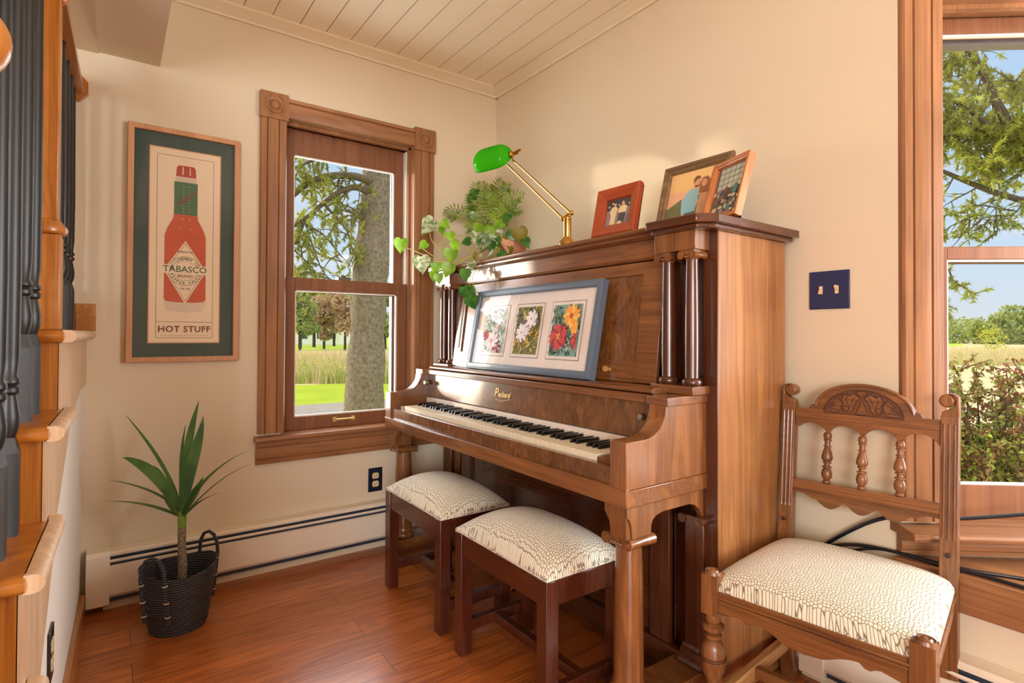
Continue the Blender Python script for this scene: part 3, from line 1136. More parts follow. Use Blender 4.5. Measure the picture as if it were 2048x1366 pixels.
# newel post on the landing edge
xn, yn = .872, -1.907
mb = MB()
mb.box((xn - .04, yn - .034, 1.046), (xn + .04, yn + .034, 1.275))
mb.lathe([(.034, 1.275), (.044, 1.280), (.046, 1.290), (.043, 1.298), (.036, 1.304), (.031, 1.314)], (xn, yn, 0), 24)
mb.box((xn - .030, yn - .027, 1.312), (xn + .030, yn + .027, 1.852))
mb.lathe([(.031, 1.852), (.036, 1.857), (.046, 1.866), (.043, 1.878), (.034, 1.884)], (xn, yn, 0), 24)
mb.box((xn - .04, yn - .034, 1.884), (xn + .04, yn + .034, 2.08))
mb.build('newel_post', M['oak'], stair, bevel=.003)
# handrails: level on the landing, raked down the flight
prr = [(-.034, 0), (.034, 0), (.034, .012), (.026, .020), (.032, .036), (.024, .056), (0, .062), (-.024, .056), (-.032, .036), (-.026, .020), (-.034, .012)]
mb = MB()
vs = [(x, YBAL(x) + u, 1.925 + v) for x in (.03, .84) for u, v in prr]
n = len(prr)
fs = [list(range(n))[::-1], list(range(n, 2 * n))] + [(k, (k + 1) % n, n + (k + 1) % n, n + k) for k in range(n)]
mb.add(vs, fs)
hr = mb.build('handrail', M['oak_x'], stair, ang=30)
mb = MB()
o8 = [(.05 * math.cos(R(22.5 + 45 * k)) * 1.0, .05 * math.sin(R(22.5 + 45 * k)) * 1.15) for k in range(8)]
mb.prism([(-1.900 + u, 1.953 + v) for u, v in o8], 'x', 0.0, .018)
mb.prism([(-1.900 + u * .86, 1.953 + v * .86) for u, v in o8], 'x', .018, .03)
mb.build('wall_rosette', M['oak'], hr, bevel=.002)
mb = MB()
xs = [.90, 1.2, 1.5, 1.8, 1.96]
vs = [(x, YBAL(x) + u, rail_z(x if x > .93 else .94) + (.0272 if x < .93 else 0) + v * 1.15) for x in xs for u, v in prr]
fs = [list(range(n))[::-1], [(len(xs) - 1) * n + k for k in range(n)]] + [(i * n + k, i * n + (k + 1) % n, (i + 1) * n + (k + 1) % n, (i + 1) * n + k) for i in range(len(xs) - 1) for k in range(n)]
mb.add(vs, fs)
hr2 = mb.build('handrail', M['oak_x'], stair, ang=30)
MB().sphere((1.955, -1.882, 1.298), .036, 20, 12).build('rail_knob', M['oak'], hr2)

# ------------------------------------------------------------------ piano
XC = .9185
PX0, PX1 = .132, 1.705
piano = tag(empty('upright_piano', (XC, -.38, 0)), 'old walnut upright piano with turned columns and a row of black and white keys', 'piano')


def pp(mb, name, mat, parent=None, **k):
    return mb.build(name, mat, parent or piano, **k)


def mx(x):
    return 2 * XC - x


def sym(fn, name, mat, parent=None, **k):
    out = []
    for s in (0, 1):
        mb = MB()
        fn(mb, (lambda x: x) if s == 0 else mx)
        out.append(pp(mb, name, mat, parent, **k))
    return out


# tall case sides, back, inner core
def f(mb, X): mb.box((X(PX1), -.40, .012), (X(PX1 - .045), -.045, 1.335))
sym(f, 'side_panel', M['pside'], bevel=.003)
def f(mb, X): mb.box((X(PX1 - .001), -.4035, .012), (X(PX1 - .046), -.40, 1.335))
sym(f, 'side_stile', M['pwd'], bevel=.001)
pp(MB().box((PX0 + .045, -.33, .05), (PX1 - .045, -.05, 1.33)), 'case_body', M['pwd'], smooth=False)
# lid: long middle board and two corner caps with clipped corners
mp = [(-.438, 1.352), (-.446, 1.358), (-.448, 1.366), (-.444, 1.371), (-.025, 1.371), (-.025, 1.352)]
pp(MB().prism(mp, 'x', PX0 + .18, PX1 - .18).prism([(-.424, 1.338), (-.436, 1.345), (-.436, 1.353), (-.30, 1.353), (-.30, 1.338)], 'x', PX0 + .18, PX1 - .18), 'lid', M['pwx'], bevel=.0015, ang=25)
def f(mb, X):
    o = [(1.520, -.020), (1.520, -.490), (1.527, -.497), (1.700, -.497), (1.737, -.446), (1.737, -.020)]
    i = [(1.534, -.030), (1.534, -.482), (1.692, -.482), (1.722, -.440), (1.722, -.030)]
    mb.prism([(X(x), y) for x, y in o], 'z', 1.347, 1.3712)
    mb.prism([(X(x), y) for x, y in i], 'z', 1.334, 1.348)
sym(f, 'lid_corner', M['pwdx'], bevel=.003)
# frieze below the lid
pp(MB().box((PX0 + .1, -.414, 1.285), (PX1 - .1, -.36, 1.339)).prism([(-.414, 1.285), (-.408, 1.276), (-.36, 1.276), (-.36, 1.285)], 'x', PX0 + .1, PX1 - .1), 'frieze', M['pwx'], bevel=.002)
# column entablature blocks and plinths
def f(mb, X): mb.box((X(1.535), -.468, 1.280), (X(1.677), -.37, 1.335))
sym(f, 'entablature_block', M['pw'], bevel=.002)
def f(mb, X): mb.box((X(1.530), -.478, .874), (X(1.678), -.38, .898))
sym(f, 'column_plinth', M['pwx'], bevel=.002)
def f(mb, X): mb.box((X(1.528), -.372, .898), (X(1.665), -.35, 1.282))
sym(f, 'column_backing', M['pwd'], bevel=.001)


def column(cx, cy):
    mb = MB()
    mb.lathe([(.0, .898), (.026, .898), (.029, .904), (.029, .911), (.025, .917), (.0205, .920), (.0202, .925), (.0208, .99), (.0205, 1.08), (.019, 1.18), (.0175, 1.254), (.0, 1.254)], (cx, cy, 0), 24)
    c = pp(mb, 'column', M['pwd'], ang=50)
    mb = MB()
    mb.box((cx - .024, cy - .026, 1.268), (cx + .024, cy + .026, 1.280))
    for s in (-1, 1):
        mb.lathe([(.0, -.028), (.0115, -.028), (.0095, -.022), (.0085, 0), (.0095, .022), (.0115, .028), (.0, .028)], (cx + s * .0195, cy, 1.2665), 16, ax='y')
        mb.lathe([(.0, -.031), (.006, -.031), (.006, -.027)], (cx + s * .0195, cy, 1.2665), 12, ax='y')
    mb.lathe([(.018, 1.254), (.021, 1.258), (.019, 1.262), (.021, 1.268)], (cx, cy, 0), 20)
    for q in (-.006, 0, .006):
        mb.sphere((cx + q, cy - .024, 1.262), .0035, 8, 6)
    pp(mb, 'capital', M['pw'], c, ang=50)


for cx in (1.645, 1.563, mx(1.645), mx(1.563)):
    column(cx, -.437)

# music desk: leaning framed panel with a sunk field, two knobs
dy0, dz0, dy1, dz1 = -.455, .893, -.405, 1.272
LA = math.atan2(dy1 - dy0, dz1 - dz0)
TD = Matrix.Translation((XC, dy0, dz0)) @ Matrix.Rotation(-LA, 4, 'X')
DH = math.hypot(dy1 - dy0, dz1 - dz0)
mb = MB()
mb.box((-.609, .0, 0), (-.55, .016, DH), TD).box((.609, .0, 0), (.525, .016, DH), TD)
mb.box((-.55, .0, 0), (.525, .016, .068), TD).box((-.55, .0, DH - .040), (.525, .016, DH), TD)
desk = pp(mb, 'music_desk', M['pwx'], bevel=.0015)
pp(MB().box((-.552, .007, .066), (.527, .013, DH - .038), TD), 'desk_panel', M['pburl'], desk, smooth=False)
for xx in (-.42, .42):
    mb = MB()
    mb.lathe([(.006, 0), (.005, -.010), (.0095, -.015), (.011, -.020), (.009, -.026), (.0, -.028)], (xx, -.001, .035), 16, M=TD, ax='y')
    pp(mb, 'desk_knob', M['choak_pale'], desk)
# slot beside the desk panel on the left
pp(MB().box((-.575, -.0012, .085), (-.562, .001, DH - .07), TD), 'desk_slot', M['carve'], desk, smooth=False)
# the board the desk stands under: upper panel behind
pp(MB().box((PX0 + .2, -.385, .875), (PX1 - .2, -.365, 1.285)), 'upper_panel', M['pwdx'], smooth=False)

# shelf over the keys with end blocks
pp(MB().box((.225, -.556, .850), (1.612, -.39, .873)), 'fall_shelf', M['pwx'], bevel=.003)
pp(MB().prism([(-.535, .873), (-.543, .878), (-.543, .886), (-.535, .890), (-.515, .892), (-.39, .888), (-.39, .873)], 'x', .245, 1.59), 'shelf_lip', M['pwx'], bevel=.001)
def f(mb, X): mb.box((X(1.600), -.576, .850), (X(1.671), -.39, .8735))
sym(f, 'shelf_end', M['pwx'], bevel=.002)

# cheeks: scrolled side boards beside the keys
def f(mb, X):
    cur = [(-.731, .651), (-.731, .771), (-.662, .772)]
    for k in range(1, 11):
        a = R(90 * k / 10)
        cur.append((-.662 + .084 * math.sin(a), .772 + .079 * (1 - math.cos(a))))
    cur += [(-.575, .851), (-.402, .851), (-.402, .651)]
    mb.prism([(y, z) for y, z in cur], 'x', X(1.668), X(1.612))
sym(f, 'cheek', M['pw'], bevel=.0015, ang=30)
def f(mb, X): mb.lathe([(.0, -.578), (.008, -.578), (.010, -.574), (.010, -.560)], (X(1.575), 0, .812), 16, ax='y')
sym(f, 'fall_knob', M['steel'])
# fallboard behind the keys, with maker's lettering
pp(MB().prism([(-.541, .744), (-.533, .852), (-.515, .852), (-.515, .744)], 'x', .226, 1.611), 'fallboard', M['pburl'], bevel=.0015)
for body, sz, dx, dz, sh in (('P', .050, -.040, .002, .25), ('ackard', .030, .014, -.002, .35)):
    mb = MB()
    vs, fs = text_mb(body, sz, Matrix.Translation((.845 + dx, -.5375 + .074 * dz, .808 + dz)) @ Matrix.Rotation(R(85.8), 4, 'X'), shear=sh, depth=.0012, bold=.0006)
    mb.add(vs, fs)
    pp(mb, 'maker_lettering', M['gold'], smooth=False)
pp(MB().tube([(.80, -.5385, .786), (.84, -.539, .779), (.88, -.5385, .787), (.90, -.538, .792)], .0012, 6), 'maker_flourish', M['gold'])
pp(MB().box((.232, -.551, .700), (1.605, -.525, .741)), 'key_rail', M['felt'], bevel=.002)
# keyslip, key blocks, keybed
pp(MB().box((.224, -.722, .651), (1.612, -.704, .6985)), 'keyslip', M['pburl'], bevel=.002)
pp(MB().box((.224, -.704, .651), (1.612, -.54, .690)), 'key_frame', M['carve'], smooth=False)
def f(mb, X): mb.box((X(1.534), -.700, .690), (X(1.611), -.575, .712))
sym(f, 'key_block', M['pwx'], bevel=.0015)
pp(MB().box((.166, -.733, .607), (1.671, -.402, .651)), 'keybed', M['pwx'], bevel=.0025)
pp(MB().box((.166, -.735, .6505), (1.671, -.722, .6535)), 'keybed_edge', M['pwx'], bevel=.001)
pp(MB().lathe([(.0, -.7235), (.006, -.7235), (.006, -.722)], (.72, 0, .677), 12, ax='y'), 'key_lock', M['brass'])

# 52 white and 36 black keys
KX0, KX1 = .306, 1.531
kw = (KX1 - KX0) / 52


def key(name, mb, mat, x, z=0):
    if name not in PROTO:
        o = mb().build(name, mat, None, bevel=.0006, off=False)
        PROTO[name] = o
    else:
        o = PROTO[name].copy()
        COL.objects.link(o)
    o.parent = piano
    o.location = Vector((x, 0, 0)) - origin_of(piano)
    return o


PROTO = {}
wk = lambda: MB().box((.0009, -.697, .693), (kw - .0009, -.552, .7125)).box((.0008, -.699, .7115), (kw - .0008, -.552, .7155))
bk = lambda: MB().add([(-.0055, -.646, .714), (.0055, -.646, .714), (.0055, -.553, .714), (-.0055, -.553, .714), (-.0045, -.640, .7265), (.0045, -.640, .7265), (.0045, -.553, .7265), (-.0045, -.553, .7265)], [(0, 3, 2, 1), (4, 5, 6, 7), (0, 1, 5, 4), (1, 2, 6, 5), (2, 3, 7, 6), (3, 0, 4, 7)])
for i in range(52):
    k = key('white_key', wk, M['ivory'], KX0 + i * kw)
    note = (i + 5) % 7                 # 0=C ... first key is A
    if i < 51 and note in (0, 1, 3, 4, 5):
        key('black_key', bk, M['ebony'], KX0 + (i + 1) * kw)

# front legs: column, scrolled capital, carved bracket, base ring, foot block
def f(mb, X):
    mb.prism([(y, z) for y, z in [(-.718, .607), (-.718, .580), (-.712, .574), (-.703, .560), (-.699, .535), (-.699, .522), (-.627, .522), (-.626, .545), (-.620, .558), (-.605, .567), (-.58, .572), (-.47, .572), (-.445, .566), (-.425, .552), (-.412, .535), (-.404, .520), (-.404, .607)]], 'x', X(1.660), X(1.640))
    # the front bracket, curving in towards the column
    mb.prism([(X(x), z) for x, z in [(1.655, .607), (1.578, .607), (1.578, .580), (1.584, .574), (1.596, .556), (1.600, .535), (1.600, .522), (1.655, .522)]], 'y', -.716, -.695)
    mb.box((X(1.655), -.697, .522), (X(1.602), -.63, .607))
sym(f, 'leg_bracket', M['pw'], bevel=.0015, ang=30)
def f(mb, X):
    cx, cy = X(1.6145), -.662
    mb.lathe([(.036, .10), (.047, .104), (.051, .114), (.047, .124), (.041, .128), (.043, .134), (.0405, .139), (.0395, .15), (.0395, .25), (.0375, .40), (.0335, .494), (.0, .494)], (cx, cy, 0), 28)
out = sym(f, 'leg', M['pw'], ang=50)
for s, lg in enumerate(out):
    X = (lambda x: x) if s == 0 else mx
    cx, cy = X(1.6145), -.662
    mb = MB()
    mb.box((cx - .040, cy - .044, .509), (cx + .040, cy + .044, .523))
    for q in (-1, 1):
        mb.lathe([(.0, -.048), (.0155, -.048), (.0145, -.040), (.0125, 0), (.0145, .040), (.0155, .048), (.0, .048)], (cx + q * .038, cy, .508), 18, ax='y')
        mb.lathe([(.0, -.053), (.008, -.053), (.008, -.047)], (cx + q * .038, cy, .508), 14, ax='y')
    mb.box((cx - .03, cy - .046, .496), (cx + .03, cy + .046, .509))
    for q in (-.016, -.005, .006, .016):
        mb.sphere((cx + q, cy - .047, .503), .006, 8, 6)
    pp(mb, 'capital', M['pw'], lg, ang=50)
def f(mb, X):
    mb.box((X(1.565), -.712, .012), (X(1.672), -.40, .10))
sym(f, 'foot_block', M['pwx'], bevel=.003)
# pilasters on the lower case, with scrolled caps and moulded bases
def f(mb, X): mb.box((X(1.605), -.416, .10), (X(1.668), -.395, .508))
out = sym(f, 'pilaster', M['pwd'], bevel=.002)
for s, pl in enumerate(out):
    X = (lambda x: x) if s == 0 else mx
    mb = MB()
    for q in (1.608, 1.666):
        mb.lathe([(.0, -.436), (.013, -.436), (.011, -.425), (.0125, -.39), (.0, -.39)], (X(q), 0, .516), 16, ax='y')
        mb.lathe([(.0, -.440), (.007, -.440), (.007, -.434)], (X(q), 0, .516), 12, ax='y')
    mb.box((X(1.608), -.430, .505), (X(1.666), -.39, .527))
    pp(mb, 'capital', M['pwd'], pl, ang=50)
    mb = MB()
    ppf = [(.395, .10), (.436, .10), (.439, .108), (.436, .118), (.428, .126), (.426, .138), (.419, .143), (.416, .152), (.395, .152)]
    mb.prism([(-y, z) for y, z in ppf], 'x', X(1.598), X(1.675))
    pp(mb, 'pilaster_base', M['pwd'], pl, ang=30)
# lower front: recessed knee panel, stiles, bottom board, pedals
pp(MB().box((PX0 + .17, -.382, .108), (PX1 - .17, -.36, .607)), 'knee_panel', M['pwdx'], bevel=.001)
def f(mb, X): mb.box((X(1.460), -.398, .108), (X(1.535), -.372, .607))
sym(f, 'knee_stile', M['pwd'], bevel=.002)
pp(MB().box((PX0 + .12, -.405, .018), (PX1 - .12, -.375, .107)), 'bottom_board', M['pwdx'], bevel=.003)
for xx in (.86, .92, .98):
    mb = MB()
    mb.tube([(xx, -.38, .062), (xx, -.44, .062), (xx, -.47, .052), (xx, -.51, .052)], [.009, .009, .016, .018], 12)
    pp(mb, 'pedal', M['brass'], bevel=0)

# ------------------------------------------------------------------ stools
def make_stool():
    root = empty('upholstered_stool', (0, 0, 0))
    w, d, L = .475, .295, .042

    def put(mb, n, m, par=None, **k):
        o = mb.build(n, m, None, off=False, **k)
        o.parent = par or root
        return o
    for x in (-w / 2, w / 2 - L):
        for y in (-d / 2, d / 2 - L):
            put(MB().box((x, y, 0), (x + L, y + L, .394)), 'leg', M['mahog'], bevel=.002)
    z0, z1 = .325, .392
    put(MB().box((-w / 2 + L, -d / 2 + .004, z0), (w / 2 - L, -d / 2 + .026, z1)), 'apron', M['mahog_x'], bevel=.002)
    put(MB().box((-w / 2 + L, d / 2 - .026, z0), (w / 2 - L, d / 2 - .004, z1)), 'apron', M['mahog_x'], bevel=.002)
    put(MB().box((-w / 2 + .004, -d / 2 + L, z0), (-w / 2 + .026, d / 2 - L, z1)), 'apron', M['mahog'], bevel=.002)
    put(MB().box((w / 2 - .026, -d / 2 + L, z0), (w / 2 - .004, d / 2 - L, z1)), 'apron', M['mahog'], bevel=.002)
    for x in (-w / 2 + .010, w / 2 - .034):
        put(MB().box((x, -d / 2 + L, .070), (x + .024, d / 2 - L, .105)), 'stretcher', M['mahog'], bevel=.002)
    put(MB().box((-w / 2 + .034, -.013, .072), (w / 2 - .034, .013, .103)), 'stretcher', M['mahog_x'], bevel=.002)
    put(MB().box((-w / 2 + .008, -d / 2 + .008, .388), (w / 2 - .008, d / 2 - .008, .398)), 'seat_board', M['mahog_x'])
    # domed cushion
    def dome(u, v):
        a, c = 2 * u - 1, 2 * v - 1
        x = a * (w / 2 - .001)
        y = c * (d / 2 - .001)
        h = (1 - abs(a) ** 2.6) ** .8 * (1 - abs(c) ** 2.2) ** .72
        z = .398 + .076 * max(h, 0) ** .75 + .006
        return (x, y, z)
    mb = MB().grid(dome, 36, 26)
    n0 = len(mb.v)
    mb.box((-w / 2 + .001, -d / 2 + .001, .3955), (w / 2 - .001, d / 2 - .001, .4045))
    put(mb, 'cushion', M['pebble'], ang=70)
    return root


def copy_tree(o, parent=None):
    c = o.copy()
    COL.objects.link(c)
    if parent: c.parent = parent
    for ch in o.children: copy_tree(ch, c)
    return c


st1 = make_stool()
st2 = copy_tree(st1)
st1.location = (.685, -.699, 0)
st2.location = (1.2675, -.703, 0)
tag(st1, 'dark wood stool with pebble patterned cushion nearer the window, before the low keys', 'stool', 'upholstered stools at the piano')
tag(st2, 'dark wood stool with pebble patterned cushion beside the right front piano leg', 'stool', 'upholstered stools at the piano')

# ------------------------------------------------------------------ carved oak chair
chair = tag(empty('dining_chair', (1.962, -.275, 0), R(8.5)), 'carved oak chair with turned back spindles and a pebble patterned seat', 'chair')


def cp(mb, name, mat, par=None, **k):
    o = mb.build(name, mat, None, off=False, **k)
    o.parent = par or chair
    return o


FX, FY, BX, BY = .216, -.235, .196, .205
SZ = .455
# rear posts: leg below the seat, raked post above with reeding and a scrolled top
for s in (-1, 1):
    x = s * BX
    mb = MB()
    prf = [(BY - .020, .44), (BY - .020, .20), (BY - .012, .08), (BY + .010, 0), (BY + .042, 0), (BY + .022, .09), (BY + .018, .20), (BY + .018, .44), (BY + .022, .52), (BY + .052, .835), (BY + .034, .835), (BY + .018, .835), (BY - .012, .52)]
    mb.prism(prf, 'x', x - .019, x + .019)
    # scroll
    yt = BY + .035
    sc = []
    for k in range(26):
        a = R(-90 + 14.6 * k)
        rr = .020 - .00055 * k
        sc.append((-s * .004 + rr * math.cos(a) * -s, rr * math.sin(a)))
    mb.prism([(x + s * .019, .83), (x - s * .019, .83), (x - s * .016, .845), (x - s * .002, .852), (x + s * .010, .862), (x + s * .012, .875), (x + s * .006, .888), (x - s * .004, .893), (x + s * .008, .893), (x + s * .019, .884)], 'y', yt - .016, yt + .016)
    mb.lathe([(.0, -.019), (.014, -.019), (.017, -.015), (.017, .015), (.014, .019), (.0, .019)], (x - s * .006, yt, .874), 20, ax='y')
    post = cp(mb, 'rear_leg', M['choak'], bevel=.002, ang=40)
    mb = MB()
    for q in (-.011, 0, .011):
        za, zb = .53, .815
        pts = []
        for k in range(25):
            z = za + (zb - za) * k / 24
            y = (BY - .012) + (z - .52) / .315 * .030 - .0005
            pts.append((x + q, y, z))
        mb.tube(pts, [.0026 if k % 2 else .0036 for k in range(25)], 6)
    cp(mb, 'reeding', M['choak'], post)
    cp(MB().lathe([(.0, -.0), (.006, .001), (.006, -.002), (.0, -.004)], (x, BY - .0215, .49), 12, ax='y'), 'peg', M['carve'], post)


def back_y(z): return BY + .006 + (z - .52) / .315 * .030


# crest rail with an arched carved panel
def crest_pts(inset=0.0):
    pts = []
    xi = BX - .019
    pts.append((-xi, .772))
    n = 4
    for k in range(n):          # scalloped lower edge, four arches
        x0 = -xi + 2 * xi * k / n
        x1 = -xi + 2 * xi * (k + 1) / n
        for j in range(1, 9):
            t = j / 9
            pts.append((x0 + (x1 - x0) * t, .752 + (.030 if True else 0) * math.sin(math.pi * t) ** .7 * (1 if True else 0)))
        if k < n - 1: pts.append((x1, .752))
    pts[1:1] = []
    pts += [(xi, .752), (xi, .822), (.140, .822), (.134, .834), (.122, .838)]
    for k in range(0, 19):
        a = R(12 + 156 * k / 18)
        pts.append((.124 * math.cos(a), .826 + .077 * math.sin(a)))
    pts += [(-.122, .838), (-.134, .834), (-.140, .822), (-xi, .822)]
    return pts


TB = Matrix.Translation((0, back_y(.80) - BY, 0)) @ Matrix.Rotation(0, 4, 'X')
mb = MB().prism(crest_pts(), 'y', BY - .012, BY + .010, TB)
crest = cp(mb, 'crest_rail', M['choak_x'], bevel=.0015, ang=30)
yf = BY - .0124 + (back_y(.80) - BY)
mb = MB().box((-BX + .02, yf - .003, .796), (BX - .02, yf + .002, .803))
cp(mb, 'crest_bead', M['choak_x'], crest, bevel=.001)
# rim moulding of the arch
pts = [(.120 * math.cos(R(a)), yf - .001, .828 + .073 * math.sin(R(a))) for a in range(2, 179, 6)]
cp(MB().tube(pts, .0045, 8), 'arch_moulding', M['choak_x'], crest)
# carving: stippled ground behind, scrolling leaf lines over it
mb = MB()
gp = [(.098 * math.cos(R(a)), .8155 + .071 * math.sin(R(a))) for a in range(0, 181, 6)]
mb.prism(gp, 'y', yf - .0004, yf + .001)
cp(mb, 'carved_ground', M['carve_ground'], crest, smooth=False)
mb = MB()
rc = random.Random(4)
for _ in range(420):
    a_, r_ = R(rc.uniform(4, 176)), rc.uniform(.5, .98) ** .5
    x_, z_ = .096 * r_ * math.cos(a_), .817 + .068 * r_ * math.sin(a_)
    w_ = rc.uniform(.0007, .0014)
    mb.box((x_ - w_, yf - .0012, z_ - .0006), (x_ + w_, yf, z_ + .0006))
cp(mb, 'carved_stipple', M['carve'], crest, smooth=False)
mb = MB()
OUTL = []
def leafshape(pts, ctr=None):
    mb.prism(pts, 'y', yf - .0022, yf)
    OUTL.append(pts)
for s in (-1, 1):
    o1 = [(s * x, z) for x, z in [(.006, .862), (.020, .8795), (.030, .868), (.044, .872), (.052, .856), (.044, .846), (.050, .834), (.044, .8215), (.030, .8205), (.022, .829), (.020, .843), (.014, .855)]]
    leafshape(o1 if s > 0 else o1[::-1])
    o2 = [(s * x, z) for x, z in [(.050, .846), (.058, .860), (.068, .857), (.074, .846), (.068, .838), (.080, .833), (.090, .8215), (.074, .819), (.060, .8205), (.054, .830)]]
    leafshape(o2 if s > 0 else o2[::-1])
leafshape([(-.0165, .8185), (.0165, .8185), (.011, .831), (.004, .848), (0, .862), (-.004, .848), (-.011, .831)])
leafshape([(-.010, .874), (0, .8675), (.010, .874), (.012, .882), (0, .8855), (-.012, .882)])
cp(mb, 'carved_leaves', M['choak_x'], crest, smooth=False)
mb = MB()
for s in (-1, 1):
    for arc in ([(.034, .872), (.040, .860), (.036, .846), (.030, .836)], [(.056, .852), (.066, .848), (.070, .842)], [(.060, .826), (.072, .829), (.082, .825)], [(.016, .868), (.024, .858), (.026, .846)]):
        mb.tube([(s * x, yf - .0024, z) for x, z in arc], .0009, 5)
    mb.tube([(s * (.040 + .0075 * math.cos(a / 6 * math.pi)), yf - .0024, .832 + .0075 * math.sin(a / 6 * math.pi)) for a in range(13)], .0011, 5)
for pts in OUTL + [gp]:
    mb.tube([(x, yf - .0018, z) for x, z in pts + pts[:1]], .0009, 5)
cp(mb, 'carved_lines', M['carve'], crest)
# lower back rail with scallops below
mb = MB()
xi = BX - .019
pts = [(-xi, .566), (-xi, .610), (xi, .610), (xi, .566)]
low = []
segs = [(xi, .558, .30, -1), (.095, .545, 0, 1), (.032, .545, 0, 1), (-.032, .545, 0, 1), (-.095, .545, 0, 1)]
for k in range(0, 41):
    x = xi - 2 * xi * k / 40
    ax = abs(x)
    if ax > .118:
        z = .572 - .014 * math.sin(math.pi * min(1, (ax - .118) / (xi - .118)) * .5 + math.pi / 2) + .010 * math.sin(math.pi * (ax - .118) / (xi - .118))
    else:
        t = ((ax + .0393) % .0787) / .0787
        z = .566 - .026 * math.sin(math.pi * t)
    low.append((x, z))
pts = [(-xi, .610), (xi, .610)] + low
yl = back_y(.59) - .006
mb.prism(pts[::-1], 'y', yl - .009, yl + .011)
lr = cp(mb, 'back_rail', M['choak_x'], bevel=.001, ang=30)
MBr = MB().box((-xi, yl - .013, .588), (xi, yl - .008, .594)).box((-xi, yl - .013, .578), (xi, yl - .008, .581))
cp(MBr, 'rail_bead', M['choak_x'], lr, bevel=.001)
# three turned spindles
for xs in (-.089, 0.0, .089):
    pr = [(.008, .610), (.0105, .612), (.0105, .620), (.007, .622), (.0125, .632), (.0145, .645), (.012, .660), (.0085, .666), (.013, .668), (.013, .672), (.008, .675), (.007, .682), (.012, .685), (.012, .688), (.009, .690), (.0145, .698), (.015, .706), (.0125, .722), (.0085, .738), (.007, .742), (.011, .744), (.011, .747), (.0075, .749), (.0075, .764), (.011, .766), (.011, .769), (.008, .771), (.0105, .777), (.0115, .784), (.0095, .793), (.008, .796)]
    # map to leaning line between rails
    pr = [(r, .610 + (z - .610) * (.757 - .610) / (.796 - .610)) for r, z in pr]
    T = Matrix.Translation((xs, back_y(.610) - .004, .610)) @ Matrix.Rotation(-math.atan2(.030, .315), 4, 'X') @ Matrix.Translation((0, 0, -.610))
    cp(MB().lathe(pr, (0, 0, 0), 18, T), 'spindle', M['choak'], ang=50)
# front legs: square head with a turned roundel, turned baluster below
for s in (-1, 1):
    x, y = s * FX, FY
    mb = MB()
    mb.box((x - .021, y - .021, .345), (x + .021, y + .021, SZ - .012))
    mb.lathe([(.021, SZ - .012), (.019, SZ - .005), (.016, SZ - .008), (.012, SZ - .002), (.007, SZ - .004), (.0, SZ)], (x, y, 0), 20)
    mb.lathe([(.0, 0), (.013, 0), (.016, .012), (.011, .022), (.015, .030), (.015, .1), (.019, .104), (.020, .120), (.014, .130), (.021, .137), (.024, .146), (.018, .156), (.015, .165), (.0145, .18), (.020, .184), (.020, .188), (.0275, .205), (.0305, .236), (.0285, .262), (.021, .277), (.0165, .281), (.022, .286), (.022, .292), (.015, .296), (.0265, .306), (.027, .316), (.016, .322), (.021, .330), (.0185, .345), (.0, .345)], (x, y, 0), 28, flute=0)
    leg = cp(mb, 'front_leg', M['choak'], ang=45, bevel=0)
    mb = MB()
    for zr, rr in ((.233, .0312), (.239, .0312)):
        mb.tube([(x + rr * math.cos(a * math.pi / 10), y + rr * math.sin(a * math.pi / 10), zr) for a in range(21)], .0013, 5)
    cp(mb, 'turned_groove', M['carve'], leg)
# seat rails
def srail(p0, p1, mat, deep_):
    d = Vector((p1[0] - p0[0], p1[1] - p0[1], 0))
    L = d.length
    a = math.atan2(d.y, d.x)
    T = Matrix.Translation((p0[0], p0[1], 0)) @ Matrix.Rotation(a, 4, 'Z')
    pts = [(0, .408), (0, .352)]
    for k in range(1, 40):
        t = k / 40
        u = abs(t - .5) * 2
        if u < .22: z = .334 + .006 * (u / .22)
        elif u < .55: z = .340 + .022 * math.sin((u - .22) / .33 * math.pi / 2)
        elif u < .72: z = .362 - .010 * math.sin((u - .55) / .17 * math.pi)
        else: z = .362 - .012 * (u - .72) / .28
        pts.append((L * t, z if deep_ else .352))
    pts += [(L, .352), (L, .408)]
    mb = MB().prism(pts, 'y', -.009, .009, T)
    r_ = cp(mb, 'seat_rail', mat, bevel=.001, ang=30)
    mb = MB().box((0, -.0125, .383), (L, -.008, .389), T).box((0, -.014, .392), (L, -.008, .398), T)
    cp(mb, 'rail_moulding', M['choak_x'], r_, bevel=.001)


srail((-FX + .02, FY - .006), (FX - .02, FY - .006), M['choak_x'], True)
srail((FX + .004, FY + .02), (BX + .004, BY - .02), M['choak'], False)
srail((-BX - .004, BY - .02), (-FX - .004, FY + .02), M['choak'], False)
srail((BX - .02, BY), (-BX + .02, BY), M['choak_x'], False)
# side and cross stretchers
for s in (-1, 1):
    mb = MB()
    p0, p1 = Vector((s * FX, FY + .015, .115)), Vector((s * BX, BY - .015, .115))
    d = p1 - p0
    T = Matrix.Translation(p0) @ Matrix.Rotation(math.atan2(d.y, d.x), 4, 'Z')
    mb.box((0, -.011, -.018), (d.length, .011, .018), T)
    cp(mb, 'stretcher', M['choak_pale'], bevel=.003)
cp(MB().box((-.2, -.03, .10), (.2, -.008, .13)), 'stretcher', M['choak_x'], bevel=.003)


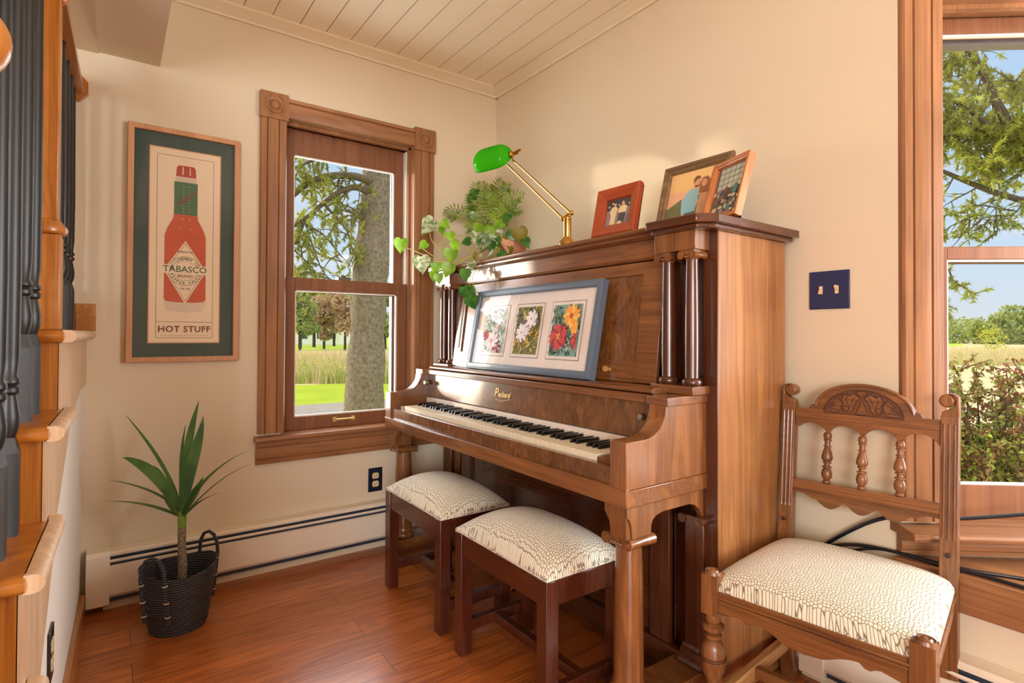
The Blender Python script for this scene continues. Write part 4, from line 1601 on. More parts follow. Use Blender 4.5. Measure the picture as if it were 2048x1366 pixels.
# upholstered seat, cut round the front posts
def seat_outline(t):
    pass
def seatz(u, v):
    a, c = 2 * u - 1, 2 * v - 1
    hw = (FX + .016) + ((BX + .012) - (FX + .016)) * v
    y = (FY - .012) + (BY + .008 - FY + .012) * v
    x = a * hw
    h = (1 - abs(a) ** 3.2) * (1 - abs(c) ** 3.4)
    z = .412 + .052 * max(h, 0) ** .42
    return (x, y, z)
mb = MB().grid(seatz, 40, 34)
cp(mb, 'seat_pad', M['pebble'], ang=80, fix=False)
ed = [seatz(i / 40, 0) for i in range(40)] + [seatz(1, j / 34) for j in range(34)] + [seatz(1 - i / 40, 1) for i in range(40)] + [seatz(0, 1 - j / 34) for j in range(34)]
mb = MB()
mb.prism([(p[0], p[1]) for p in ed], 'z', .404, .4125)
cp(mb, 'seat_board', M['pebble'], smooth=False)

# ------------------------------------------------------------------ framed poster on the left wall
WA = Matrix(((0, 0, 1, 0), (1, 0, 0, 0), (0, 1, 0, 0), (0, 0, 0, 1)))     # local x -> +y, local y -> z, local z -> +x
poster = tag(empty('framed_poster', (0, -1.533, 1.392)), 'tall framed poster of a red hot sauce bottle in a copper frame on the wall', 'poster')


def frame_mb(w, h, fw, d, back=0.0, prof=None):
    """mitred frame, local x across, y up, z out; centre at origin"""
    mb = MB()
    prof = prof or [(0, back), (0, d), (fw, d), (fw, back)]
    for k in range(4):
        a, b_ = (w / 2, h / 2) if k % 2 == 0 else (h / 2, w / 2)
        T = Matrix.Rotation(k * math.pi / 2, 4, 'Z')
        vs = []
        for sgn in (-1, 1):
            for (u, z) in prof:
                vs.append((sgn * (a - u), -(b_ - u), z))
        n = len(prof)
        mb.add(vs, [list(range(n)), list(range(n, 2 * n))[::-1]] + [(i, (i + 1) % n, n + (i + 1) % n, n + i) for i in range(n)], T)
    return mb


def xf(mb, T):
    mb.v = [T @ p for p in mb.v]
    return mb


PT = Matrix.Translation((0, -1.533, 1.392)) @ WA
PWD, PHT = .394, .935
def pb(mb, name, mat, par=None, **k): return xf(mb, PT).build(name, mat, par or poster, **k)
pfr = pb(frame_mb(PWD, PHT, .0205, .027, .001), 'frame', M['rose_gold'], bevel=.0015)
pb(MB().box((-PWD / 2 + .015, -PHT / 2 + .015, .004), (PWD / 2 - .015, PHT / 2 - .015, .009)), 'mat', M['mat_teal'], smooth=False)
pb(frame_mb(.254, .787, .004, .0112, .0085), 'mat_fillet', M['rose_gold'], smooth=False)
ZL = [.0100]


def flat(mb, pts, lift=.0004):
    ZL[0] += .00004
    z = ZL[0]
    mb.add([(x, y, z) for x, y in pts], [list(range(len(pts)))])


CX, CZp = -1.533, 1.392
L = lambda y, z: (y - CX, z - CZp)
mats = [M[k] for k in ('cream_paper', 'ink', 'p_cap', 'p_clear', 'p_green', 'p_red', 'p_dgreen')]
mb = MB()
mb.cur = 0
flat(mb, [(-.123, -.3895), (.123, -.3895), (.123, .3895), (-.123, .3895)])
mb.cur = 1
def line(x0, y0, x1, y1, t=.0016):
    if abs(x1 - x0) > abs(y1 - y0): flat(mb, [(x0, y0 - t / 2), (x1, y0 - t / 2), (x1, y0 + t / 2), (x0, y0 + t / 2)])
    else: flat(mb, [(x0 - t / 2, y0), (x0 + t / 2, y0), (x0 + t / 2, y1), (x0 - t / 2, y1)])
bx0, bx1, by0, by1 = -.0995, .0995, -.371, .364
for q in ((bx0, by0, bx1, by0), (bx0, by1, bx1, by1), (bx0, by0, bx0, by1), (bx1, by0, bx1, by1), (bx0, -.307, bx1, -.307)): line(*q)
line(-.085, -.362, -.006, -.362, .001)
line(.006, -.362, .085, -.362, .001)
flat(mb, circ(0, -.362, .0016, 10))
# clear glass silhouette, then sauce, cap, neck wrap
mb.cur = 3
sil = [(-.036, .29), (-.040, .27), (-.040, .12)]
half = [(.034, .285), (.040, .272), (.0385, .262), (.042, .256), (.042, .14), (.046, .11), (.066, .072), (.0745, .045), (.0755, -.215), (.072, -.245), (.060, -.262), (.02, -.268)]
flat(mb, half + [(-x, y) for x, y in half[::-1]])
mb.cur = 5
half = [(.040, .14), (.044, .112), (.064, .070), (.0725, .042), (.0735, -.214), (.066, -.224), (.03, -.228)]
flat(mb, half + [(-x, y) for x, y in half[::-1]])
mb.cur = 2
flat(mb, [(-.036, .284), (.036, .284), (.034, .320), (.028, .329), (-.026, .329), (-.033, .320)])
mb.cur = 3
flat(mb, [(-.014, .292), (-.009, .292), (-.009, .324), (-.013, .324)])
flat(mb, [(.012, .292), (.016, .292), (.015, .324), (.012, .324)])
mb.cur = 1
for zz in (.276, .270, .264): line(-.035, zz, .035, zz, .0008)
mb.cur = 4
flat(mb, [(-.0415, .130), (.0415, .130), (.0415, .262), (-.0415, .262)])
mb.cur = 3
for xx in (-.008, .012):
    for k in range(9): flat(mb, circ(xx, .140 + k * .013, .0016, 8))
for xx, zz in ((-.010, .112), (.014, .112), (-.022, .075), (.018, .072)): flat(mb, circ(xx, zz, .0024, 8))
# diamond label
mb.cur = 0
flat(mb, [(0, -.234), (.0745, -.098), (0, .024), (-.0745, -.098)])
mb.cur = 1
def ringpoly(pts, t):
    n = len(pts)
    cxx = sum(p[0] for p in pts) / n
    cyy = sum(p[1] for p in pts) / n
    inn = [(cxx + (x - cxx) * (1 - t), cyy + (y - cyy) * (1 - t)) for x, y in pts]
    ZL[0] += .00004
    z = ZL[0]
    mb.add([(x, y, z) for x, y in pts + inn], [(i, (i + 1) % n, n + (i + 1) % n, n + i) for i in range(n)])
ringpoly([(0, -.224), (.068, -.098), (0, .014), (-.068, -.098)], .025)
mb.cur = 6
ringpoly(circ(0, -.100, .060, 40), .025)
mb.cur = 1
ringpoly(circ(0, -.100, .040, 40), .03)
mb.cur = 0
flat(mb, [(-.077, -.112), (.077, -.112), (.077, -.076), (-.077, -.076)])
pr = pb(mb, 'print', mats, smooth=False, fix=False)
ZL[0] += .0002


def words(body, size, x, y, mat, name, rot=0.0, space=1.0, bold=.0003):
    T = PT @ Matrix.Translation((x, y, ZL[0])) @ Matrix.Rotation(rot, 4, 'Z')
    vs, fs = text_mb(body, size, T, space=space, bold=bold, depth=.00008)
    return MB().add(vs, fs).build(name, mat, pr, smooth=False, fix=False)


def arc_words(body, size, cx, cy, r, a_mid, step, mat, name, inside=False):
    mb = MB()
    n = len(body)
    for i, ch in enumerate(body):
        if ch == ' ': continue
        k = i - (n - 1) / 2
        a = R(a_mid + (k * step if inside else -k * step))
        T = PT @ Matrix.Translation((cx + r * math.cos(a), cy + r * math.sin(a), ZL[0])) @ Matrix.Rotation(a + (math.pi / 2 if inside else -math.pi / 2), 4, 'Z')
        vs, fs = text_mb(ch, size, T, bold=.0002, depth=.00008)
        mb.add(vs, fs)
    return mb.build(name, mat, pr, smooth=False, fix=False)


words('HOT STUFF', .034, 0, -.337, M['ink'], 'print_lettering', space=1.08, bold=.0006)
words('TABASCO', .0345, 0, -.094, M['p_dgreen'], 'print_lettering', space=1.0, bold=.0003)
words('BRAND', .0155, 0, -.121, M['ink'], 'print_lettering', space=1.08)
words('MADE IN U.S.A.', .0082, 0, -.0225, M['ink'], 'print_lettering')
words('2 FL. OZ.', .0095, 0, -.172, M['p_dgreen'], 'print_lettering')
words('TABASCO', .0215, .002, .196, M['ink'], 'print_lettering', rot=R(44), space=.95, bold=.0006)
arc_words('McILHENNY CO.', .0165, 0, -.100, .0495, 90, 12.5, M['p_dgreen'], 'print_lettering')
arc_words('PEPPER SAUCE', .0165, 0, -.100, .0505, -90, 13.0, M['p_dgreen'], 'print_lettering', inside=True)
pb(MB().box((-PWD / 2 + .018, -PHT / 2 + .018, .0165), (PWD / 2 - .018, PHT / 2 - .018, .0182)), 'pane', M['picglass'], smooth=False)

# ------------------------------------------------------------------ framed flower prints leaning on the music desk
FW, FH = .772, .340
ART = Matrix.Translation((.924, -.522, .8960)) @ Matrix.Rotation(R(-11), 4, 'X') @ Matrix.Translation((0, .002, FH / 2)) @ Matrix.Rotation(R(90), 4, 'X') @ Matrix.Translation((0, 0, -.002))
art = tag(empty('framed_art', (.924, -.519, .8925)), 'wide blue grey frame with three flower prints leaning on the music desk', 'picture')
M['bluegrey'] = plain('blue_grey_frame', srgb(92, 108, 126), .32)
M['mat_white'] = plain('mat_board', srgb(236, 226, 218), .7)
M['mat_grey'] = plain('mat_bevel', srgb(134, 126, 124), .7)
pal = {k: plain('print_' + k, srgb(*v), .7) for k, v in dict(teal=(122, 172, 166), dk=(44, 62, 50), red=(196, 64, 60), redd=(148, 38, 46), org=(232, 152, 50), orgd=(196, 96, 36), yel=(236, 190, 84), olive=(120, 122, 62), ochre=(196, 168, 84), white=(230, 224, 226), grey=(120, 112, 128), pink=(228, 190, 200), maroon=(130, 42, 58), green=(86, 120, 62), pale=(200, 214, 206)).items()}
PK = list(pal)
PM = [pal[k] for k in PK]
def ab(mb, name, mat, par=None, **k): return xf(mb, ART).build(name, mat, par or art, **k)
ab(frame_mb(FW, FH, .026, .002, -.028, [(0, -.028), (0, .0), (.004, .002), (.022, .002), (.026, -.003), (.026, -.028)]), 'frame', M['bluegrey'], bevel=.0008)
ab(MB().box((-FW / 2 + .02, -FH / 2 + .02, -.020), (FW / 2 - .02, FH / 2 - .02, -.012)), 'mat', M['mat_white'], smooth=False)
ab(MB().box((-FW / 2 + .012, -FH / 2 + .012, -.026), (FW / 2 - .012, FH / 2 - .012, -.021)), 'backing', M['carve'], smooth=False)
rnd = random.Random(3)
Z3 = [0]
def petal(mb, cx, cy, a, r0, r1, w, key_):
    Z3[0] += .00004
    mb.cur = PK.index(key_)
    c, s = math.cos(a), math.sin(a)
    pts = [(r0, -w * .3), ((r0 + r1) / 2, -w), (r1 * .9, -w * .55), (r1, 0), (r1 * .9, w * .55), ((r0 + r1) / 2, w), (r0, w * .3)]
    mb.add([(cx + x * c - y * s, cy + x * s + y * c, Z3[0]) for x, y in pts], [list(range(7))])
def clip(mb, x0, x1, y0, y1):
    mb.v = [Vector((min(max(p.x, x0), x1), min(max(p.y, y0), y1), p.z)) for p in mb.v]
PWx, PHx = .150, .186
for n, cx in enumerate((-.222, 0.0, .222)):
    cy = -.004
    ab(MB().box((cx - PWx / 2 - .014, cy - PHx / 2 - .014, -.012), (cx + PWx / 2 + .014, cy + PHx / 2 + .014, -.0112)), 'mat_bevel', M['mat_grey'], smooth=False)
    ab(MB().box((cx - PWx / 2 - .011, cy - PHx / 2 - .011, -.0112), (cx + PWx / 2 + .011, cy + PHx / 2 + .011, -.0106)), 'inner_mat', M['mat_white'], smooth=False)
    mb = MB()
    Z3[0] = -.0104
    mb.cur = PK.index(('pale', 'olive', 'teal')[n])
    x0, x1, y0, y1 = cx - PWx / 2, cx + PWx / 2, cy - PHx / 2, cy + PHx / 2
    mb.add([(x0, y0, Z3[0]), (x1, y0, Z3[0]), (x1, y1, Z3[0]), (x0, y1, Z3[0])], [(0, 1, 2, 3)])
    bg = (('pale', 'green', 'white', 'pink', 'teal'), ('olive', 'ochre', 'dk', 'green', 'grey', 'yel'), ('dk', 'teal', 'dk', 'green', 'pale'))[n]
    for i in range(150):
        px, py = rnd.uniform(x0, x1), rnd.uniform(y0, y1)
        kk = rnd.choice(bg)
        if n == 1 and py < cy - .02: kk = rnd.choice(('ochre', 'yel', 'olive', 'ochre'))
        if n == 0 and py < cy - .05: kk = rnd.choice(('green', 'maroon', 'pink', 'dk'))
        if n == 2 and py > cy + .03: kk = rnd.choice(('dk', 'dk', 'green', 'olive', 'teal'))
        petal(mb, px, py, rnd.uniform(0, 6.3), -.004, rnd.uniform(.012, .03), rnd.uniform(.002, .006), kk)
    def bloom(fx, fy, r, c1, c2, cc, layers=3, npt=14):
        for l in range(layers):
            rr = r * (1 - .26 * l)
            for k in range(npt):
                petal(mb, fx, fy, k * 2 * math.pi / npt + l * .22 + rnd.uniform(-.08, .08), r * .08, rr * rnd.uniform(.85, 1.05), rr * .20, c1 if (k + l) % 3 else c2)
        for k in range(14): petal(mb, fx, fy, k * .45, 0, r * .24, r * .035, cc[k % len(cc)])
    if n == 2:
        bloom(cx + .030, cy + .050, .048, 'org', 'yel', ('redd', 'orgd'), 2, 12)
        bloom(cx - .022, cy - .024, .056, 'red', 'redd', ('org', 'redd', 'yel'))
        bloom(cx + .078, cy - .040, .036, 'red', 'redd', ('redd',), 2)
        bloom(cx + .060, cy + .005, .024, 'org', 'yel', ('org',), 1)
        for a in (-1.75, -1.7): petal(mb, cx + .030, cy + .01, a, 0, .075, .0012, 'dk')
    elif n == 1:
        for fx, fy, r in ((cx - .022, cy - .010, .040), (cx + .034, cy + .042, .040), (cx + .020, cy - .006, .020)):
            for l in range(3): bloom(fx, fy, r * (1 - .28 * l), 'white', 'white' if l else 'grey', ('grey', 'dk'), 1, 22)
    else:
        bloom(cx - .004, cy - .046, .050, 'pink', 'white', ('maroon', 'pink'), 2, 9)
        bloom(cx - .05, cy - .02, .026, 'maroon', 'red', ('maroon',), 1, 9)
        bloom(cx + .045, cy - .075, .024, 'maroon', 'pink', ('maroon',), 1, 9)
    clip(mb, x0, x1, y0, y1)
    ab(mb, 'flower_print', PM, smooth=False, fix=False)
ab(MB().box((-FW / 2 + .022, -FH / 2 + .022, -.0062), (FW / 2 - .022, FH / 2 - .022, -.0046)), 'pane', M['picglass'], smooth=False)

# ------------------------------------------------------------------ photo frames on the lid
ph = {k: plain('photo_' + k, srgb(*v), .6) for k, v in dict(sky=(240, 196, 128), pinksky=(236, 180, 140), hill=(112, 112, 70), grass=(150, 140, 74), shirt=(150, 196, 204), jean=(84, 98, 96), skin=(222, 164, 128), hair=(122, 76, 46), hair2=(158, 104, 66), dress=(214, 164, 130), dark=(70, 66, 70), cream=(226, 204, 156), lilac=(150, 132, 140), pane=(198, 204, 186), lead=(104, 104, 98), teal=(84, 132, 122), beige=(206, 180, 148), rust=(168, 104, 80)).items()}
HK = list(ph)
HM = [ph[k] for k in HK]


def photo(label, name, loc, yaw, lean, w, h, fw, d, mat, draw, thick_mat=None, strut=False, prof=None):
    loc = (loc[0], loc[1], loc[2] + (d + .006) * math.sin(lean))
    root = tag(empty(name, loc), label, 'photo frame', 'photo frames on the piano lid')
    T = Matrix.Translation(loc) @ Matrix.Rotation(yaw, 4, 'Z') @ Matrix.Rotation(-lean, 4, 'X') @ Matrix.Translation((0, 0, h / 2)) @ Matrix.Rotation(R(90), 4, 'X')
    def put(mb, n, m, **k): return xf(mb, T).build(n, m, root, **k)
    put(frame_mb(w, h, fw, 0, -d, prof), 'frame', mat, bevel=.001)
    put(MB().box((-w / 2 + .004, -h / 2 + .004, -d - .006), (w / 2 - .004, h / 2 - .004, -d + .001)), 'backing', thick_mat or M['carve'], smooth=False)
    mb = MB()
    z = [-d + .003]
    iw, ih = w / 2 - fw + .002, h / 2 - fw + .002
    def poly(k, pts):
        z[0] += .00006
        mb.cur = HK.index(k)
        mb.add([(min(max(x * iw, -iw), iw), min(max(y * ih, -ih), ih), z[0]) for x, y in pts], [list(range(len(pts)))])
    draw(poly)
    put(mb, 'photograph', HM, smooth=False, fix=False)
    put(MB().box((-iw, -ih, -d + .0065), (iw, ih, -d + .0075)), 'pane', M['glass'], smooth=False)
    if strut:
        put(MB().add([(-.012, -h / 2 + .012, -d - .06), (.012, -h / 2 + .012, -d - .06), (.012, h * .22, -d - .004), (-.012, h * .22, -d - .004), (-.012, -h / 2 + .012, -d - .064), (.012, -h / 2 + .012, -d - .064), (.012, h * .22, -d - .008), (-.012, h * .22, -d - .008)],
                     [(0, 1, 2, 3), (7, 6, 5, 4), (0, 4, 5, 1), (1, 5, 6, 2), (2, 6, 7, 3), (3, 7, 4, 0)]), 'easel_back', M['ebony'], smooth=False)
    return root


SQ = [(-1, -1), (1, -1), (1, 1), (-1, 1)]


def draw_couple(p):
    p('pinksky', SQ)
    p('sky', [(-1, .35), (1, .2), (1, 1), (-1, 1)])
    p('hill', [(-1, -.25), (-.5, .02), (0, .08), (1, .1), (1, -1), (-1, -1)])
    p('grass', [(-1, -.75), (1, -.6), (1, -1), (-1, -1)])
    # woman beside the man
    p('dress', [(.16, -1), (.62, -1), (.60, -.2), (.58, .12), (.44, .26), (.24, .22), (.18, -.2)])
    p('hair2', [(.18, .12), (.16, .50), (.26, .66), (.42, .68), (.54, .54), (.58, .12)])
    p('skin', circ(.33, .46, .10, 16, ry=.13))
    p('skin', [(.08, -.12), (.50, .0), (.52, -.10), (.12, -.24)])
    # man
    p('jean', [(-.40, -1), (.12, -1), (.10, -.42), (-.36, -.42)])
    p('shirt', [(-.38, -.50), (-.40, -.10), (-.26, .26), (-.04, .36), (.16, .26), (.18, -.10), (.12, -.46)])
    p('shirt', [(-.40, -.40), (-.44, .0), (-.30, .14), (-.22, -.1), (-.26, -.50), (-.34, -.60)])
    p('skin', [(-.38, -.56), (-.26, -.50), (-.24, -.66), (-.34, -.70)])
    p('skin', circ(.06, .52, .12, 18, ry=.16))
    p('hair', [(-.07, .50), (-.08, .66), (.0, .76), (.14, .74), (.18, .64), (.06, .64), (.0, .58)])
    p('hair', [(-.03, .42), (.02, .36), (.12, .36), (.17, .44), (.10, .42)])


def draw_two(p):
    p('lilac', SQ)
    p('dark', [(-1, .2), (1, .3), (1, 1), (-1, 1)])
    for k in range(7): p('beige', circ(-.8 + k * .27, .5 + .25 * math.sin(k * 2.1), .08, 8))
    for k in range(6): p('dark', [(.1 + k * .14, -1), (.14 + k * .14, -1), (.14 + k * .14, -.3), (.1 + k * .14, -.3)])
    p('cream', [(-.62, -.9), (-.22, -.9), (-.16, -.2), (-.08, .26), (-.24, .46), (-.56, .42), (-.70, .1), (-.58, -.2)])
    p('skin', circ(-.32, .60, .11, 14, ry=.13))
    p('hair', circ(-.32, .68, .11, 14, a0=0, a1=180, ry=.08))
    p('cream', [(.02, -.1), (.62, -.1), (.68, .30), (.50, .46), (.16, .44), (.0, .24)])
    p('dark', [(.02, -.8), (.54, -.8), (.60, -.1), (.04, -.1)])
    p('skin', circ(.34, .58, .11, 14, ry=.13))
    p('skin', [(-.12, .2), (.1, .28), (.1, .2), (-.1, .1)])
    p('cream', circ(.2, -.86, .16, 12))


def draw_window(p):
    p('lead', SQ)
    for i in range(5):
        for j in range(4):
            x0, y0 = -.82 + i * .34, .10 + j * .22
            p('pane', [(x0, y0), (x0 + .30, y0), (x0 + .30, y0 + .19), (x0, y0 + .19)])
    rr = random.Random(5)
    for k in range(34):
        x, y = rr.uniform(-.95, .9), rr.uniform(-.9, .02)
        p(rr.choice(('beige', 'rust', 'beige', 'cream', 'lilac', 'dark')), circ(x, y, rr.uniform(.06, .16), 9, ry=rr.uniform(.05, .12)))
    p('teal', circ(.5, .0, .16, 12, ry=.2))
    p('dark', circ(.0, -.15, .15, 12, ry=.22))
    p('hair', circ(-.1, .0, .12, 12, ry=.16))
    p('teal', circ(.3, -.72, .14, 10))
    p('rust', [(-1, -1), (.6, -1), (.5, -.84), (-1, -.82)])


M['fr_orange'] = wood('orange_frame', srgb(132, 46, 16), srgb(178, 76, 34), 'x', 1.5, .25, .3, coat=.5)
M['fr_brown'] = wood('weathered_frame', srgb(70, 50, 30), srgb(146, 112, 72), 'x', 2.0, .6, .6)
M['fr_oak'] = wood('light_oak_frame', srgb(156, 84, 36), srgb(206, 130, 72), 'z', 1.5, .3, .4, coat=.4)
photo('small square orange wood photo frame holding a picture of two people in pale clothes', 'photo_frame', (1.315, -.425, 1.3712), R(2), R(12), .186, .170, .040, .024, M['fr_orange'], draw_two, M['ebony'],
      prof=[(0, -.022), (0, -.002), (.004, .0), (.038, -.012), (.040, -.022)])
photo('large brown wood photo frame showing a couple embracing before a sunset sky', 'photo_frame', (1.463, -.232, 1.3712), R(1), R(15), .268, .270, .030, .018, M['fr_brown'], draw_couple, M['fr_brown'],
      prof=[(0, -.018), (0, -.004), (.004, 0), (.014, 0), (.016, -.004), (.024, -.004), (.028, -.009), (.030, -.010), (.030, -.018)])
photo('narrow tilted light wood photo frame showing a group below a paned window', 'photo_frame', (1.664, -.352, 1.3712), R(-19), R(16), .160, .190, .016, .020, M['fr_oak'], draw_window, M['fr_oak'], strut=True,
      prof=[(0, -.020), (0, .0), (.008, 0), (.010, -.003), (.014, -.005), (.016, -.009), (.016, -.020)])

# ------------------------------------------------------------------ banker's lamp
lampo = tag(empty('desk_lamp', (1.075, -.405, 1.3712)), 'brass desk lamp with a green glass shade on a long double arm', 'lamp')
M['shade'] = leafmat('green_glass', srgb(84, 222, 34), srgb(110, 232, 48), .75, .12, 3)
lx, ly = 1.075, -.405
MB().lathe([(.0, 1.3712), (.033, 1.3712), (.034, 1.376), (.031, 1.381), (.026, 1.390), (.017, 1.398), (.015, 1.402)], (lx, ly, 0), 28).build('base', M['brass'], lampo, ang=50)
MB().lathe([(.0145, 1.398), (.0145, 1.468), (.0155, 1.470), (.0155, 1.475), (.010, 1.480), (.0, 1.481)], (lx, ly, 0), 24).build('post', M['brass'], lampo, ang=50)
hx, hy, hz = .690, -.392, 1.790
mb = MB()
mb.tube([(lx - .026, ly - .002, 1.474), (lx + .022, ly - .002, 1.488)], .006, 10)
for p in ((lx - .026, ly, 1.474), (lx + .022, ly, 1.488)): mb.sphere(p, .009, 12, 8)
mb.build('pivot', M['brass'], lampo)
for dx, dz in ((-.022, -.004), (.018, .012)):
    MB().tube([(lx + dx, ly - .002, 1.478 + dz), (hx + dx * .9, hy, hz + dz * .9 - .014)], .0042, 10).build('arm', M['brass'], lampo)
# shade: half cylinder with rounded closed ends, opening downwards
SH = Matrix.Translation((.600, -.420, 1.805)) @ Matrix.Rotation(R(24), 4, 'Z') @ Matrix.Rotation(R(-4), 4, 'Y') @ Matrix.Rotation(R(40), 4, 'X')
mb = MB()
SLEN = .092
def shade(u, v):
    x = (2 * u - 1)
    r = .070 * (1 - abs(x) ** 4) ** .5 if abs(x) < 1 else 0.0
    r = max(r, .006)
    a = R(-8 + 196 * v)
    return (x * SLEN, -r * math.cos(a), r * math.sin(a) * .95 - .008)
mb.grid(shade, 30, 20)
xf(mb, SH)
so = mb.build('lamp_shade', M['shade'], lampo, ang=80, fix=False)
sm = so.modifiers.new('solid', 'SOLIDIFY')
sm.thickness = .003
mb = MB()
mb.lathe([(.0, .086), (.015, .086), (.016, .096), (.012, .102), (.006, .105), (.005, .128), (.0, .128)], (0, 0, .004), 18, ax='x')
mb.tube([(.098, 0, .006), (.145, -.004, .016)], .006, 10)
xf(mb, SH).build('shade_knob', M['brass'], lampo)
mb = MB().tube([(.08, 0, .0), (-.05, 0, .0)], .010, 10)
xf(mb, SH).build('lamp_tube', M['vinyl'], lampo)

# ------------------------------------------------------------------ plates, sockets, switch
sw = tag(empty('light_switch', (1.818, 0, 1.18)), 'navy double light switch plate on the wall above the carved chair', 'light switch')
MB().box((1.760, -.006, 1.122), (1.876, 0, 1.238)).build('plate', M['navy'], sw, bevel=.002)
for xx, up in ((1.795, -1), (1.841, 1)):
    mb = MB().box((xx - .005, -.0075, 1.168), (xx + .005, -.006, 1.192))
    mb.add([(xx - .004, -.006, 1.180 - .006), (xx + .004, -.006, 1.174), (xx + .004, -.006, 1.186), (xx - .004, -.006, 1.186), (xx - .0035, -.017, 1.180 + up * .009 - .003), (xx + .0035, -.017, 1.180 + up * .009 - .003), (xx + .0035, -.016, 1.180 + up * .009 + .004), (xx - .0035, -.016, 1.180 + up * .009 + .004)],
           [(0, 3, 2, 1), (4, 5, 6, 7), (0, 1, 5, 4), (1, 2, 6, 5), (2, 3, 7, 6), (3, 0, 4, 7)])
    mb.build('toggle', M['almond'], sw, smooth=False)
    for zz in (1.150, 1.210):
        MB().lathe([(.0, -.0072), (.002, -.0072), (.002, -.006)], (xx, 0, zz), 8, ax='y').build('plate_screw', M['navy_dark'], sw)


def outlet(name, label, T, mat_plate):
    root = tag(empty(name, T.translation), label, 'outlet')
    def put(mb, n, m, **k): return xf(mb, T).build(n, m, root, **k)
    put(MB().box((-.036, -.058, 0), (.036, .058, .006)), 'plate', mat_plate, bevel=.002)
    for s in (-1, 1):
        mb = MB().prism([(x, y + s * .020) for x, y in [(-.012, -.014), (.012, -.014), (.0165, -.006), (.0165, .006), (.012, .014), (-.012, .014), (-.0165, .006), (-.0165, -.006)]], 'z', .005, .0078)
        put(mb, 'socket', M['almond'], smooth=False)
        mb = MB().box((-.0072, s * .020 - .003, .0076), (-.0050, s * .020 + .006, .0081)).box((.0050, s * .020 - .002, .0076), (.0072, s * .020 + .006, .0081))
        mb.lathe([(.0, .0081), (.0024, .0081), (.0024, .0076)], (0, s * .020 - .008, 0), 10)
        put(mb, 'socket_slot', M['slotb'], smooth=False)
    put(MB().lathe([(.0, .0072), (.002, .0072), (.002, .006)], (0, 0, 0), 8), 'plate_screw', M['brass'])
    return root


outlet('wall_outlet', 'dark blue outlet plate with almond sockets below the window, beside the piano', Matrix.Translation((0, -.712, .322)) @ WA, M['navy_dark'])
an = math.atan(-.02)
TK = Matrix.Translation((1.02, stair_y(1.02), .325)) @ Matrix.Rotation(math.pi + an, 4, 'Z') @ Matrix.Rotation(R(90), 4, 'X')
outlet('wall_outlet', 'dark outlet plate on the white wall under the stair treads', TK, M['ebony'])

# ------------------------------------------------------------------ cords by the bay
def cord(label, pts, r):
    P = [Vector(p) for p in pts]
    q = []
    for k in range(len(P) - 1):
        p0, p1, p2, p3 = P[max(k - 1, 0)], P[k], P[k + 1], P[min(k + 2, len(P) - 1)]
        for j in range(6):
            t = j / 6
            q.append(.5 * ((2 * p1) + (p2 - p0) * t + (2 * p0 - 5 * p1 + 4 * p2 - p3) * t * t + (3 * p1 - p0 - 3 * p2 + p3) * t ** 3))
    q.append(P[-1])
    o = MB().tube(q, r, 10).build('power_cord', M['cord'])
    return tag(o, label, 'cord', 'cords by the bay window')


cord('thick black cord running along the window stool above the seat and down behind the chair', [tuple(at(px, py, 'y', yy)) for px, py, yy in ((1640, 1095, -.012), (1680, 1072, -.014), (1730, 1048, -.016), (1770, 1036, -.018), (1810, 1032, .02), (1860, 1033, .05), (1910, 1037, .09), (1960, 1035, .13), (2048, 1029, .20), (2200, 1020, .30))], .0055)
cord('thin black cord lying on the window seat board, nearest its back', [(1.86, -.016, .40), (1.93, -.016, .435), (2.0, -.008, .446), (2.06, .0, .4435), (2.16, .02, .4425), (2.30, .08, .4425), (2.6, .12, .4425)], .0040)
cord('black cord lying on the window seat board near its front edge', [(1.80, -.014, .40), (1.90, -.018, .437), (2.0, -.016, .447), (2.08, -.010, .4435), (2.18, .0, .4435), (2.30, -.004, .4435), (2.6, .0, .4435)], .0046)
cord('black cord hanging in a loop in front of the heater under the chair seat', [tuple(at(px, py, 'y', -.085)) for px, py in ((1597, 1278), (1606, 1293), (1625, 1307), (1650, 1313), (1680, 1310), (1705, 1300), (1726, 1283), (1745, 1255), (1750, 1220))], .0038)

# ------------------------------------------------------------------ potted yucca in a rope basket
YC = Vector((.317, -1.570, 0))
yucca = tag(empty('potted_yucca', YC), 'young yucca with long narrow leaves in a black rope basket on the floor', 'potted plant')
mb = MB()
pr = [(.0, .006), (.078, .006), (.088, .0), (.092, .010), (.104, .08), (.114, .15), (.121, .205), (.1225, .212), (.120, .216), (.117, .210), (.110, .15), (.100, .09), (.0, .09)]
mb.lathe(pr, YC, 40)
